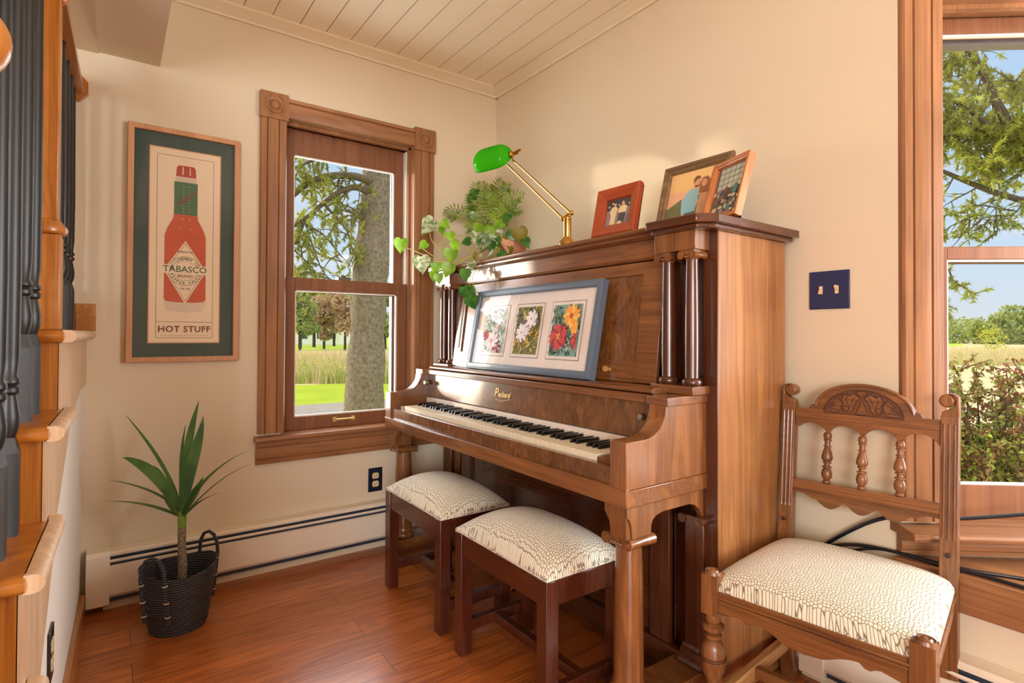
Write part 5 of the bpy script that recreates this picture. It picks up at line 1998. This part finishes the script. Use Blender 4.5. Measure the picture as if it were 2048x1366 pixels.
# the rim dips between the handles
for i, p in enumerate(mb.v):
    q = p - YC
    if q.z > .1:
        a = math.atan2(q.y, q.x)
        p.z += (q.z - .1) / .11 * .010 * math.cos(2 * (a - R(92)))
mb.build('basket', M['basket'], yucca, ang=70)
MB().lathe([(.0, .128), (.104, .126)], YC, 30).build('soil', plain('soil', srgb(40, 28, 22), .9, bump=.6, bscale=200), yucca)
M['jute'] = plain('jute_tie', srgb(206, 176, 140), .8)
for s, ang in ((0, R(-40)), (1, R(128))):
    ca = Vector((math.cos(ang), math.sin(ang), 0))
    tg = Vector((-math.sin(ang), math.cos(ang), 0))
    pts = []
    for k, (t, z) in enumerate([(-1, .06), (-1, .11), (-1, .16), (-1, .215), (-.92, .250), (-.55, .278), (0, .288), (.55, .278), (.92, .250), (1, .215), (1, .16), (1, .11), (1, .06)]):
        r = .098 + .03 * min(z, .215) / .215 + .004
        pts.append(YC + ca * r + tg * (.042 * t) + Vector((0, 0, z)))
    h = MB().tube(pts, .0062, 10).build('handle', M['basket'], yucca)
    for t in (-1, 1):
        for z in (.085, .135, .195):
            r = .098 + .03 * z / .215 + .004
            c = YC + ca * r + tg * (.042 * t) + Vector((0, 0, z))
            MB().tube([c + (ca * math.cos(k * .785) + tg * math.sin(k * .785)) * .0075 for k in range(9)], .0017, 6).build('handle_tie', M['jute'], h)
M['bark'] = plain('yucca_bark', srgb(150, 134, 106), .85, bump=1.0, bscale=120, var=.9)
t0 = Vector((.317, -1.562, .10))
t1 = at(364, 1049, 'x', .317)
MB().tube([t0, t0.lerp(t1, .4) + Vector((.004, .003, 0)), t0.lerp(t1, .75), t1], [.0155, .0150, .0135, .0130], 14).build('trunk', M['bark'], yucca)
M['yleaf'] = leafmat('yucca_leaf', srgb(52, 94, 46), srgb(90, 132, 66), .25, .32, 9)
M['ystem'] = leafmat('yucca_stem', srgb(112, 150, 50), srgb(136, 170, 66), .3, .4, 9)
crown = at(364, 1040, 'x', .317)
MB().tube([t1 - Vector((0, 0, .01)), t1 + Vector((0, 0, .02)), crown + Vector((0, 0, .045))], [.0130, .0145, .010], 14).build('crown_stem', M['ystem'], yucca)


def ribbon(pts, wid, name, mat, par, fold=.25, n=18, upv=None):
    """tapering blade through control points"""
    P = [Vector(p) for p in pts]
    cv = []
    for k in range(n + 1):
        t = k / n
        m_ = len(P) - 1
        q = [p.copy() for p in P]
        for r_ in range(m_, 0, -1):
            q = [q[i].lerp(q[i + 1], t) for i in range(r_)]
        cv.append(q[0])
    vs, fs = [], []
    for k in range(n + 1):
        t = k / n
        tg = (cv[min(k + 1, n)] - cv[max(k - 1, 0)]).normalized()
        upn = upv or Vector((0, 0, 1))
        sd = tg.cross(upn)
        if sd.length < .2: sd = tg.cross(Vector((.8, .3, 0)))
        sd.normalize()
        nr = sd.cross(tg)
        w = wid * (.55 + .45 * min(1, t / .35)) * (1 - max(0, (t - .45) / .55) ** 1.8) + .0006
        vs += [cv[k] - sd * w + nr * w * fold, cv[k], cv[k] + sd * w + nr * w * fold]
    for k in range(n):
        a = 3 * k
        fs += [(a, a + 1, a + 4, a + 3), (a + 1, a + 2, a + 5, a + 4)]
    o = MB().add(vs, fs).build(name, mat, par, fix=False, ang=80)
    return o


CRP = lambda x, y: (200 + x / 4.878, 790 + y / 4.878)
FWD = Vector((_f.x, _f.y, 0)).normalized()
base_d = (crown - CAM).dot(_f)
VIEWN = Vector((-_f.x, -_f.y, .25)).normalized()
for tip, mids, w, off, face in (
        ((250, 195), ((700, 830), (470, 480)), .008, .04, 0), ((220, 608), ((660, 880), (430, 690)), .021, -.05, 1), ((490, 690), ((640, 880), (570, 760)), .015, .05, 1),
        ((70, 828), ((700, 1060), (430, 900)), .010, -.02, 0), ((45, 1040), ((660, 1150), (380, 1040)), .010, .04, 0), ((612, 930), ((720, 1090), (650, 1000)), .013, .06, 1),
        ((838, 290), ((800, 860), (790, 560)), .007, -.02, 1), ((965, 60), ((815, 760), (900, 330)), .016, .04, 1), ((1008, 205), ((830, 860), (985, 480)), .023, -.06, 1),
        ((1005, 800), ((840, 1060), (960, 930)), .017, .05, 1), ((1485, 527), ((900, 1000), (1150, 690)), .011, -.05, 0), ((1490, 670), ((920, 1100), (1180, 790)), .010, .05, 0),
        ((1185, 950), ((880, 1130), (1010, 1010)), .011, -.03, 0)):
    pts = [crown + Vector((0, 0, .0))]
    ctrl = [(805, 1200)] + list(mids) + [tip]
    P = []
    for k, (cx_, cy_) in enumerate(ctrl):
        px, py = CRP(cx_, cy_)
        P.append(deep(px, py, base_d + off * 2.4 * (k / 3)))
    # interior control points pulled outwards so the curve passes near them
    P[1] = P[1] + (P[1] - P[0].lerp(P[3], .36)) * .35
    P[2] = P[2] + (P[2] - P[0].lerp(P[3], .68)) * .35
    ribbon(P, w, 'leaf', M['yleaf'], yucca, upv=VIEWN if face else Vector((0, 0, 1)))

# ------------------------------------------------------------------ mixed pot plant on the piano: palm and trailing pothos
PC = Vector((.505, -.255, 1.3712))
plant = tag(empty('potted_plant', PC), 'leafy pot plant of palm and trailing vine on the piano lid below the lamp shade', 'potted plant')
M['pot'] = plain('copper_pot', srgb(206, 142, 116), .35, metal=.3, bump=.6, bscale=60, var=.4)
MB().lathe([(.0, 1.372), (.058, 1.372), (.062, 1.378), (.076, 1.46), (.078, 1.488), (.073, 1.488), (.070, 1.46), (.0, 1.455)], (PC.x, PC.y, 0), 32).build('pot', M['pot'], plant, ang=40)
M['leafA'] = leafmat('pothos_light', srgb(118, 168, 40), srgb(150, 196, 62), .5, .35, 30)
M['leafB'] = leafmat('pothos_green', srgb(44, 96, 34), srgb(82, 138, 48), .35, .3, 30)
M['leafC'] = leafmat('pothos_variegated', srgb(92, 140, 70), srgb(226, 226, 196), .4, .35, 55)
M['leafD'] = leafmat('philodendron_bronze', srgb(112, 118, 36), srgb(150, 132, 52), .35, .25, 30)
M['vine'] = plain('vine_stem', srgb(172, 168, 84), .5)
M['palm'] = leafmat('palm_leaf', srgb(96, 132, 40), srgb(160, 184, 66), .45, .35, 25)
rp_ = random.Random(11)


def heart(c, tipdir, nrm, size, mat):
    """heart-shaped leaf with a midrib fold and a curled tip"""
    t = Vector(tipdir).normalized()
    n = Vector(nrm)
    n = (n - t * n.dot(t)).normalized()
    s = t.cross(n)
    prof = [(-.16, .0), (-.30, .20), (-.26, .42), (-.06, .56), (.18, .58), (.42, .46), (.66, .26), (.86, .09), (1.0, .0)]
    vs = [c]
    vs = []
    for u, v in prof:
        bend = -.16 * max(u, 0) ** 2
        for sg in (-1, 0, 1):
            uu = u if sg else (u if u > 0 else -.14)
            vs.append(c + t * (uu * size) + s * (sg * v * size) + n * ((abs(v) * .22 * (sg != 0) + bend) * size))
    fs = []
    for k in range(len(prof) - 1):
        a = 3 * k
        fs += [(a, a + 1, a + 4, a + 3), (a + 1, a + 2, a + 5, a + 4)]
    return MB().add(vs, fs).build('vine_leaf', mat, plant, fix=False, ang=90)


def depth_y(px):
    # the vine comes forward as it trails to the left
    if px < 930: return -.62 + (px - 800) / 130 * .12
    return -.50 + min(px - 930, 120) / 120 * .22


LV = [  # crop x, y, size px, image direction of the tip in degrees (0 right, 90 down), material
    (112, 690, 34, 95, 'A'), (395, 490, 44, 135, 'C'), (585, 470, 26, 40, 'A'), (550, 540, 22, 100, 'A'), (640, 600, 26, 60, 'A'), (345, 690, 24, 140, 'A'),
    (335, 890, 42, 85, 'C'), (470, 910, 28, 215, 'A'), (460, 1010, 24, 100, 'A'), (512, 1040, 24, 85, 'A'), (605, 950, 34, 110, 'A'), (640, 800, 36, 95, 'A'),
    (690, 700, 30, 50, 'A'), (800, 650, 24, 170, 'B'), (862, 905, 24, 80, 'C'), (792, 1000, 30, 85, 'B'), (785, 1180, 30, 80, 'B'), (850, 1180, 32, 40, 'B'),
    (868, 1290, 36, 72, 'B'), (910, 820, 24, 110, 'D'), (905, 600, 30, 110, 'C'), (940, 660, 32, 120, 'C'), (985, 690, 30, 130, 'C'), (1110, 590, 36, 80, 'C'), (1092, 780, 30, 160, 'D'),
    (1182, 580, 24, 40, 'D'), (1228, 405, 24, 120, 'B'), (1370, 590, 40, 75, 'D'), (1435, 665, 26, 60, 'B'), (1255, 750, 24, 90, 'D'), (1130, 480, 30, 150, 'A'),
    (1280, 590, 26, 60, 'B'), (1185, 790, 24, 40, 'B'), (1040, 520, 28, 250, 'A'), (930, 520, 28, 100, 'A'), (860, 170, 28, 250, 'B'), (900, 130, 24, 320, 'B'),
    (835, 300, 30, 190, 'A'), (850, 360, 26, 120, 'B'), (895, 400, 28, 95, 'C'), (1230, 690, 34, 80, 'E'), (1000, 640, 28, 60, 'B'), (1060, 700, 26, 100, 'B'), (1130, 660, 26, 70, 'B')]
M['leafE'] = leafmat('philodendron_pink', srgb(214, 150, 118), srgb(232, 176, 140), .4, .35, 20)
for (cx_, cy_, sz, dg, mt) in LV:
    px, py = 780 + cx_ / 5.253, 360 + cy_ / 5.253
    yy = depth_y(px) if py > 440 or px < 930 else -.28
    c = at(px, py, 'y', yy)
    d = (c - CAM).dot(_f)
    size = sz / FOC * d * .74
    a = R(dg)
    tip = _r * math.cos(a) - _u * math.sin(a) + _f * rp_.uniform(-.35, .35)
    nr = -_f + _r * rp_.uniform(-.5, .5) + Vector((0, 0, rp_.uniform(.1, .7)))
    c = c - tip.normalized() * size * .35
    heart(c, tip, nr, size, M['leaf' + mt])
# trailing stems
src = PC + Vector((0, 0, .112))
for path in (((112, 690), (265, 745), (450, 830), (640, 890), (800, 830)), ((395, 500), (440, 650), (520, 720), (640, 830)), ((345, 720), (450, 800), (640, 890)), ((585, 560), (720, 660), (850, 750), (900, 720)),
             ((620, 570), (830, 600), (900, 640)), ((340, 860), (480, 850), (640, 890), (850, 800)), ((640, 940), (740, 860), (860, 800)), ((862, 905), (860, 760), (900, 700)),
             ((792, 990), (870, 940), (900, 760)), ((868, 1270), (830, 1080), (860, 920), (880, 760)), ((960, 1250), (880, 1120), (850, 980)), ((530, 880), (520, 800), (495, 690)), ((500, 700), (590, 620), (600, 560)), ((1370, 560), (1260, 570), (1150, 560))):
    pts = []
    for cx_, cy_ in path:
        px, py = 780 + cx_ / 5.253, 360 + cy_ / 5.253
        pts.append(at(px, py, 'y', depth_y(px) + .005))
    if path[-1][0] < 910 and path[-1][0] > 700: pts.append(src + Vector((rp_.uniform(-.03, .03), rp_.uniform(-.04, 0), 0)))
    # smooth
    sm_ = []
    for i in range(len(pts) - 1):
        for k in range(5):
            sm_.append(pts[i].lerp(pts[i + 1], k / 5))
    sm_.append(pts[-1])
    for _ in range(3):
        sm_ = [sm_[0]] + [(sm_[i - 1] + sm_[i] * 2 + sm_[i + 1]) / 4 for i in range(1, len(sm_) - 1)] + [sm_[-1]]
    MB().tube(sm_, .0021, 6).build('vine_stem', M['vine'], plant)
# palm fronds
for tipc, midc, dep in (((590, 360), (720, 230), -.36), ((640, 400), (760, 300), -.30), ((900, 45), (930, 260), -.27), ((960, 30), (980, 200), -.22), ((1040, 60), (1030, 240), -.25), ((1170, 10), (1090, 170), -.22),
                       ((1250, 70), (1120, 160), -.20), ((1390, 165), (1190, 210), -.18), ((1360, 345), (1210, 280), -.20), ((1300, 250), (1150, 300), -.27), ((840, 150), (900, 330), -.26), ((830, 280), (910, 400), -.30),
                       ((820, 500), (900, 480), -.34), ((1180, 350), (1080, 380), -.30), ((1000, 130), (1000, 300), -.30), ((1100, 90), (1060, 300), -.18)):
    b0 = PC + Vector((rp_.uniform(-.02, .02), rp_.uniform(-.02, .02), .09))
    md = at(780 + midc[0] / 5.253, 360 + midc[1] / 5.253, 'y', (dep - .255) / 2)
    tp = at(780 + tipc[0] / 5.253, 360 + tipc[1] / 5.253, 'y', dep)
    md = md * 1.25 - (b0 + tp) * .125
    cv = [b0.lerp(md, t).lerp(md.lerp(tp, t), t) for t in [k / 16 for k in range(17)]]
    mb = MB().tube(cv, [.0022 - .0014 * k / 16 for k in range(17)], 5)
    for k in range(5, 17):
        t = (cv[min(k + 1, 16)] - cv[k - 1]).normalized()
        sd = t.cross(-_f + Vector((0, 0, .3)))
        sd.normalize()
        ln = .052 * math.sin(math.pi * (.18 + .8 * (k - 5) / 12)) + .010
        for sg in (-1, 1):
            d = (sd * sg + t * .75 + Vector((0, 0, -.15)) + _f * rp_.uniform(-.2, .2)).normalized()
            wv = d.cross(-_f).normalized() * .0042
            p0 = cv[k]
            nn = d.cross(wv).normalized() * .0014
            mb.add([p0, p0 + d * ln * .4 + wv, p0 + d * ln, p0 + d * ln * .4 - wv, p0 + d * ln * .45 + nn], [(0, 1, 4), (1, 2, 4), (2, 3, 4), (3, 0, 4)])
    mb.build('palm_frond', M['palm'], plant, fix=False, ang=90)

# ------------------------------------------------------------------ outdoors
G = -.6
M['lawn'] = plain('lawn', srgb(160, 180, 64), .9, spec=0.0, var=.25, bscale=.8, bump=.4)
M['drive'] = plain('driveway', srgb(158, 152, 146), .85, spec=0.0, var=.25, bscale=6)
M['field'] = plain('dry_field', srgb(214, 196, 156), .95, spec=0.0, var=.3, bscale=.9)
M['farlawn'] = plain('far_lawn', srgb(176, 200, 84), .95, spec=0.0, var=.2, bscale=.3)
def gpoly(name, pts, z, m):
    o = MB().add([(x, y, z) for x, y in pts], [list(range(len(pts)))]).build(name, m, smooth=False)
    return struct(o)


gpoly('ground_field', [(-260, -160), (60, -160), (60, 260), (-260, 260)], G - .04, M['field'])
gpoly('ground_lawn', [(-17.6, -14), (-.2, -14), (-.2, 2.4), (4.5, 2.8), (12, 3), (12, 11), (-2, 11), (-12, 11.5), (-15.4, 8)], G - .02, M['lawn'])
gpoly('driveway', [(-10.6, -14), (-6.0, -14), (-6.0, 2.0), (-4.6, 6.5), (-6.4, 8.0), (-10.6, 4.2)], G - .005, M['drive'])
gpoly('ground_far', [(-80, -60), (-52, -60), (-52, 16), (-40, 60), (-30, 120), (-60, 220), (-260, 220), (-260, -60)], G - .02, M['farlawn'])

M['twig'] = plain('spruce_bark', srgb(112, 98, 80), .9, bump=.8, bscale=30, var=.5)
M['tbark'] = plain('trunk_bark', srgb(146, 130, 116), .95, bump=1.0, bscale=26, var=.75)
M['needle'] = leafmat('spruce_needles', srgb(160, 166, 66), srgb(222, 224, 120), .5, .8, 3)
M['needle2'] = leafmat('spruce_needles_far', srgb(140, 152, 86), srgb(188, 198, 122), .5, .7, 1)
M['bare'] = leafmat('spring_buds', srgb(176, 152, 124), srgb(206, 180, 144), .4, .7, 1)
M['bleaf'] = leafmat('barberry_leaf', srgb(160, 92, 70), srgb(140, 140, 70), .4, .5, 5)
M['bleaf2'] = leafmat('barberry_green', srgb(128, 150, 56), srgb(184, 194, 96), .4, .5, 5)
M['bstem'] = plain('barberry_stem', srgb(74, 56, 48), .9)
M['yshrub'] = leafmat('yellow_shrub', srgb(176, 184, 60), srgb(204, 206, 92), .5, .6, 2)
rt = random.Random(21)


def rvec(r=rt):
    while True:
        v = Vector((r.uniform(-1, 1), r.uniform(-1, 1), r.uniform(-1, 1)))
        if .01 < v.length < 1: return v.normalized()


def smooth_path(pts, k=5, it=3):
    s = []
    for i in range(len(pts) - 1):
        for j in range(k): s.append(pts[i].lerp(pts[i + 1], j / k))
    s.append(pts[-1])
    for _ in range(it): s = [s[0]] + [(s[i - 1] + s[i] * 2 + s[i + 1]) / 4 for i in range(1, len(s) - 1)] + [s[-1]]
    return s


def tuft(mb, p, ax, ln, n=9, w=.008):
    """needles around a shoot, each a thin three-sided spike"""
    for _ in range(n):
        d = (ax * rt.uniform(.3, 1) + rvec() * .75).normalized()
        q = p + ax * rt.uniform(-.5, .5) * ln
        s = d.cross(rvec()).normalized() * w
        u = d.cross(s).normalized() * w
        L_ = ln * rt.uniform(.5, 1.0)
        mb.add([q + s, q - s * .5 + u * .8, q - s * .5 - u * .8, q + d * L_], [(0, 1, 3), (1, 2, 3), (2, 0, 3)])


def spray(wood_mb, leaf_mb, p0, d0, ln, dens=1.0, droop=.35, size=.10, lev=0):
    """a twig with side shoots and needle tufts"""
    pts = [p0]
    d = d0.normalized()
    n = 7
    for k in range(n):
        d = (d + Vector((0, 0, -droop * .18)) + rvec() * .16).normalized()
        pts.append(pts[-1] + d * ln / n)
    wood_mb.tube(pts, [(.011 if lev == 0 else .006) * (1 - .8 * k / n) for k in range(n + 1)], 5)
    for k in range(1, n + 1):
        if rt.random() < .85 * dens:
            tuft(leaf_mb, pts[k], (pts[k] - pts[k - 1]).normalized(), size, 10 if lev else 7)
        if lev < 1 and rt.random() < .8:
            sd = d.cross(rvec()).normalized()
            spray(wood_mb, leaf_mb, pts[k], (d * .5 + sd).normalized(), ln * rt.uniform(.3, .55), dens, droop, size, lev + 1)


# spruce by the drive, seen through the tall window
t7 = lambda px, py: deep(px, py, 7.0)
spr = tag(empty('spruce_tree', (-4.2, .78, G)), 'spruce with a thick grey trunk and mossy limbs just outside the tall window', 'tree')
tp_ = smooth_path([Vector((-4.24, .75, G - .1)), t7(727, 836), t7(733, 700), t7(738, 590), t7(745, 500), t7(754, 390), t7(757, 340), t7(766, 240), Vector((-3.9, 1.05, 6.5))], 6, 2)
rr = []
for p in tp_:
    z = p.z
    rr.append(max(.15, .240 - .012 * (z + .6)) * (1 + .05 * math.sin(z * 4.1) + .04 * math.sin(z * 9.7 + 1)))
mb = MB().tube(tp_, rr, 28)
for i, p in enumerate(mb.v):
    k = rt.uniform(-.012, .012)
    ctr = min(tp_, key=lambda q: abs(q.z - p.z))
    d = Vector((p.x - ctr.x, p.y - ctr.y, 0))
    if d.length > 1e-4: p += d.normalized() * k
mb.build('trunk', M['tbark'], spr, ang=60)
D = lambda px, py, d=6.6: deep(px, py, d)
for path, r0 in ((((760, 372), (715, 352), (665, 350), (620, 362), (585, 392), (540, 430), (480, 460)), .055), (((755, 395), (712, 372), (680, 382), (650, 404), (608, 440), (575, 460), (520, 480)), .042),
                 (((645, 405), (668, 430), (690, 455), (700, 475)), .02), (((608, 442), (600, 468), (592, 488)), .022), (((606, 445), (650, 470), (680, 510), (705, 535)), .014), (((612, 450), (628, 500), (645, 545), (668, 565)), .012),
                 (((588, 500), (610, 520), (628, 540), (640, 575)), .010), (((700, 300), (650, 312), (600, 330), (560, 350)), .03), (((690, 420), (720, 430), (735, 436)), .018)):
    pts = smooth_path([D(*q, d=6.9 - .5 * min(1, abs(q[0] - 760) / 170)) for q in path], 4, 2)
    wb_, lb_ = MB(), MB()
    wb_.tube(pts, [r0 * (1 - .7 * k / (len(pts) - 1)) for k in range(len(pts))], 8)
    for k in range(2, len(pts)):
        for _ in range(1):
            if rt.random() < .62:
                d = (rvec() + Vector((0, -.3, -.55))).normalized()
                spray(wb_, lb_, pts[k], d, rt.uniform(.2, .55), .5, .5, .065)
    br_ = wb_.build('branch', M['twig'], spr, ang=60, fix=False)
    lb_.build('needles', M['needle'], br_, smooth=False, fix=False)

# spruce to the right, whose limbs hang before the bay window
spr2 = tag(empty('spruce_tree', (3.6, 8.2, G)), 'green spruce whose limbs hang across the upper pane of the bay window', 'tree')
MB().tube([Vector((3.6, 8.2, G - .1)), Vector((3.6, 8.2, 3)), Vector((3.6, 8.2, 8))], [.30, .25, .15], 20).build('trunk', M['tbark'], spr2)
E6 = lambda px, py, d=6.2: deep(px, py, d)
for path, r0, dens, cnt in ((((2330, 470), (2200, 435), (2100, 415), (2048, 402), (1985, 384), (1930, 362), (1885, 342), (1860, 335)), .050, .25, 1), (((2300, 520), (2150, 420), (2050, 330), (2005, 240), (1965, 150), (1925, 85), (1910, 40)), .040, .5, 2),
                      (((2260, 520), (2100, 360), (2035, 270), (1995, 200), (1960, 130), (1935, 70)), .045, .6, 2), (((2200, 380), (2080, 310), (1990, 260), (1930, 215), (1885, 190), (1850, 180)), .035, 1.0, 4),
                      (((2300, 330), (2150, 280), (2050, 250), (1970, 255), (1900, 270), (1870, 280)), .035, 1.0, 5), (((2260, 260), (2130, 200), (2060, 170), (2020, 160)), .03, 1.0, 4), (((2200, 300), (2090, 270), (2040, 262), (1995, 300), (1960, 345)), .02, 1.0, 3),
                      (((2048, 405), (2020, 440), (1960, 440), (1930, 425)), .008, .4, 1), (((2200, 400), (2100, 440), (2045, 470)), .012, .5, 1), (((1860, 590), (1895, 560), (1915, 562)), .008, .8, 1)):
    pts = smooth_path([E6(*q, d=6.2 + .004 * max(0, q[0] - 2048)) for q in path], 4, 2)
    wb_, lb_ = MB(), MB()
    wb_.tube(pts, [r0 * (1 - .65 * k / (len(pts) - 1)) for k in range(len(pts))], 8)
    for k in range(2, len(pts)):
        for _ in range(cnt):
            if rt.random() < .52:
                d = (rvec() + Vector((-.35, -.1, -.35))).normalized()
                spray(wb_, lb_, pts[k], d, rt.uniform(.18, .5), dens * .8, .35, .07)
    br_ = wb_.build('branch', M['twig'], spr2, ang=60, fix=False)
    lb_.build('needles', M['needle'], br_, smooth=False, fix=False)

# barberry outside the bay window
bush = tag(empty('barberry_bush', (1.75, 2.0, G)), 'twiggy red and green barberry bush close outside the bay window', 'bush')
for k in range(60):
    a = rt.uniform(0, 6.28)
    p0 = Vector((1.78 + .14 * math.cos(a), 2.05 + .14 * math.sin(a), G))
    rad = rt.uniform(.1, .62)
    tp_ = Vector((1.78 + rad * math.cos(a) * 1.0, 2.05 + rad * math.sin(a) * .75, rt.uniform(.45, .98) - rad * .25))
    md = (p0 + tp_) / 2 + Vector((0, 0, .22)) + rvec() * .06
    cv = [p0.lerp(md, t).lerp(md.lerp(tp_, t), t) for t in [i / 10 for i in range(11)]]
    wb_, lb_ = MB(), MB()
    wb_.tube(cv, [.010 - .0075 * i / 10 for i in range(11)], 5)
    for i in range(3, 11):
        for _ in range(4):
            d = (rvec() + (cv[i] - cv[i - 1]).normalized() * .8).normalized()
            L_ = rt.uniform(.05, .16)
            q0 = cv[i] + (cv[i - 1] - cv[i]) * rt.random()
            wb_.tube([q0, q0 + d * L_], [.0035, .0015], 4)
            for _ in range(18):
                c = q0 + d * L_ * rt.random() + rvec() * .012
                t_ = rvec()
                s_ = t_.cross(rvec()).normalized()
                n_ = t_.cross(s_)
                z_ = rt.uniform(.014, .026)
                top = i > 7 and rt.random() < .65
                lb_.cur = 0 if top else 1
                lb_.add([c, c + t_ * z_ * .6 + s_ * z_ * .4, c + t_ * z_ * 1.3, c + t_ * z_ * .6 - s_ * z_ * .4, c + t_ * z_ * .6 - n_ * z_ * .12], [(0, 1, 4), (1, 2, 4), (2, 3, 4), (3, 0, 4)])
    st = wb_.build('stem', M['bstem'], bush, ang=60, fix=False)
    lb_.build('foliage', [M['bleaf'], M['bleaf2']], st, smooth=False, fix=False)


# trees beyond the field
def far_tree(name, label, base, h, rx, mat, n=520, trunk=True, low=.25, cat='tree', group=None, leaf=.22):
    root = tag(empty(name, base), label, cat, group)
    base = Vector(base)
    if trunk:
        MB().tube([base - Vector((0, 0, .2)), base + Vector((0, 0, h * .5)), base + Vector((.1, 0, h * .8))], [h * .022, h * .016, h * .006], 8).build('trunk', M['bstem'], root)
    mb = MB()
    lobes = [(Vector((rt.uniform(-.5, .5) * rx, rt.uniform(-.5, .5) * rx, h * rt.uniform(low + .12, .9))), rx * rt.uniform(.35, .62)) for _ in range(9)]
    for _ in range(n):
        c, r_ = rt.choice(lobes)
        v = rvec()
        p = base + c + Vector((v.x, v.y, v.z * .8)) * r_ * rt.uniform(.55, 1.0) ** .5
        s = leaf * rt.uniform(.6, 1.3) * h / 8
        a, b_ = rvec(), rvec()
        b_ = a.cross(b_).normalized()
        n_ = a.cross(b_)
        mb.add([p + a * s, p + b_ * s * .7, p - a * s, p - b_ * s * .7, p + n_ * s * .3], [(0, 1, 4), (1, 2, 4), (2, 3, 4), (3, 0, 4)])
    mb.build('crown', mat, root, smooth=False, fix=False)
    return root


for i, (px, d, h, rx, k) in enumerate(((560, 70, 9.5, 2.2, 0), (600, 55, 8.4, 2.0, 0), (628, 68, 9.2, 2.0, 0), (648, 60, 6.6, 1.9, 1), (668, 74, 8.4, 2.2, 1), (690, 55, 6.2, 1.9, 2), (720, 66, 8.0, 2.2, 0), (770, 60, 8.0, 2.0, 0), (800, 66, 8.0, 2.4, 0), (840, 72, 9.0, 2.4, 0))):
    p = deep(px, 690, d)
    far_tree('field_tree', ('green tree in the row at the far edge of the field', 'pale brown bare tree in the row beyond the field', 'dark green tree beside the spruce trunk, beyond the field')[k] if k < 2 else 'small brown budding tree beyond the field, next to the spruce trunk', (p.x, p.y, G), h, rx, M['needle2'] if k == 0 else M['bare'], 1500, group=('green trees beyond the field', 'bare trees beyond the field', 'bare trees beyond the field')[k], low=.08, leaf=.26)
for px, d, h, rx in ((1870, 122, 5.6, 5), (1905, 136, 5.2, 5), (1940, 150, 6.0, 5), (1975, 124, 6.0, 5), (2010, 138, 7.2, 5), (2050, 122, 8.2, 5), (2090, 138, 8.6, 5)):
    p = deep(px, 688, d)
    far_tree('hedgerow_tree', 'bushy tree in the low treeline on the horizon behind the bay window', (p.x, p.y, G), h, rx, M['needle2'], 1100, trunk=False, low=-.02, group='treeline behind the bay window', leaf=.5)
p = deep(1990, 690, 62)
far_tree('yellow_shrub', 'yellow green shrub standing alone in the field behind the bay window', (p.x, p.y, G), 3.0, 1.7, M['yshrub'], 420, trunk=False, low=.02, cat='bush', leaf=.3)
# farmhouse glimpsed between the trunks
p = deep(640, 690, 84)
house = tag(empty('farmhouse', (p.x, p.y, G)), 'white farmhouse glimpsed between the trees beyond the field', 'house')
MH = Matrix.Translation((p.x, p.y, G)) @ Matrix.Rotation(YAW, 4, 'Z')
xf(MB().box((-5, -3, 0), (4, 3, 2.8)), MH).build('house_wall', plain('white_siding', srgb(236, 236, 238), .8), house, smooth=False)
xf(MB().prism([(-3.4, 2.8), (3.4, 2.8), (0, 4.8)], 'x', -5.3, 4.3), MH).build('roof', plain('grey_roof', srgb(120, 118, 122), .8), house, smooth=False)
for xx in (-3.4, -1.2, 1.0, 2.9):
    xf(MB().box((xx - .4, -3.05, .9), (xx + .4, -2.98, 2.1)), MH).build('house_window', M['heat_dark'], house, smooth=False)

# dry meadow grass: blades in clumps along the near edge of the field
mb = MB()
mats = [plain('dry_grass', srgb(214, 196, 152), .9), plain('green_grass', srgb(160, 174, 78), .9), plain('yellow_flower', srgb(232, 204, 70), .9)]
def blades(px0, px1, d0, d1, n, hh, green):
    for _ in range(n):
        d = d0 + (d1 - d0) * rt.random() ** 1.5
        q = deep(rt.uniform(px0, px1), 700, d)
        q.z = G - .04
        h = hh * rt.uniform(.5, 1.1)
        s = Vector((rt.uniform(-1, 1), rt.uniform(-1, 1), 0)).normalized() * .022
        l_ = Vector((rt.uniform(-.25, .25), rt.uniform(-.25, .25), 0)) * h
        g = rt.random()
        mb.cur = 1 if g < green * (1 - (d - d0) / (d1 - d0)) else 0
        mb.add([q - s, q + s, q + l_ + Vector((0, 0, h)), q + Vector((-s.y, s.x, 0)) * .8], [(0, 1, 2), (1, 3, 2), (3, 0, 2)])
        if d < d0 + 5 and rt.random() < .035:
            mb.cur = 2
            c = q + l_ + Vector((0, 0, h))
            mb.add([c + Vector((.035, 0, 0)), c + Vector((0, .035, 0)), c - Vector((.035, 0, 0)), c - Vector((0, .035, 0)), c + Vector((0, 0, .03)), c - Vector((0, 0, .03))], [(0, 1, 4), (1, 2, 4), (2, 3, 4), (3, 0, 4), (1, 0, 5), (2, 1, 5), (3, 2, 5), (0, 3, 5)])
blades(540, 860, 18.5, 46, 9000, .55, .6)
blades(1860, 2120, 32, 80, 6000, .55, .3)
mo = mb.build('meadow_grass', mats, None, smooth=False, fix=False)
tag(mo, 'tall dry meadow grass with yellow flowers beyond the lawn', 'grass', kind='stuff')
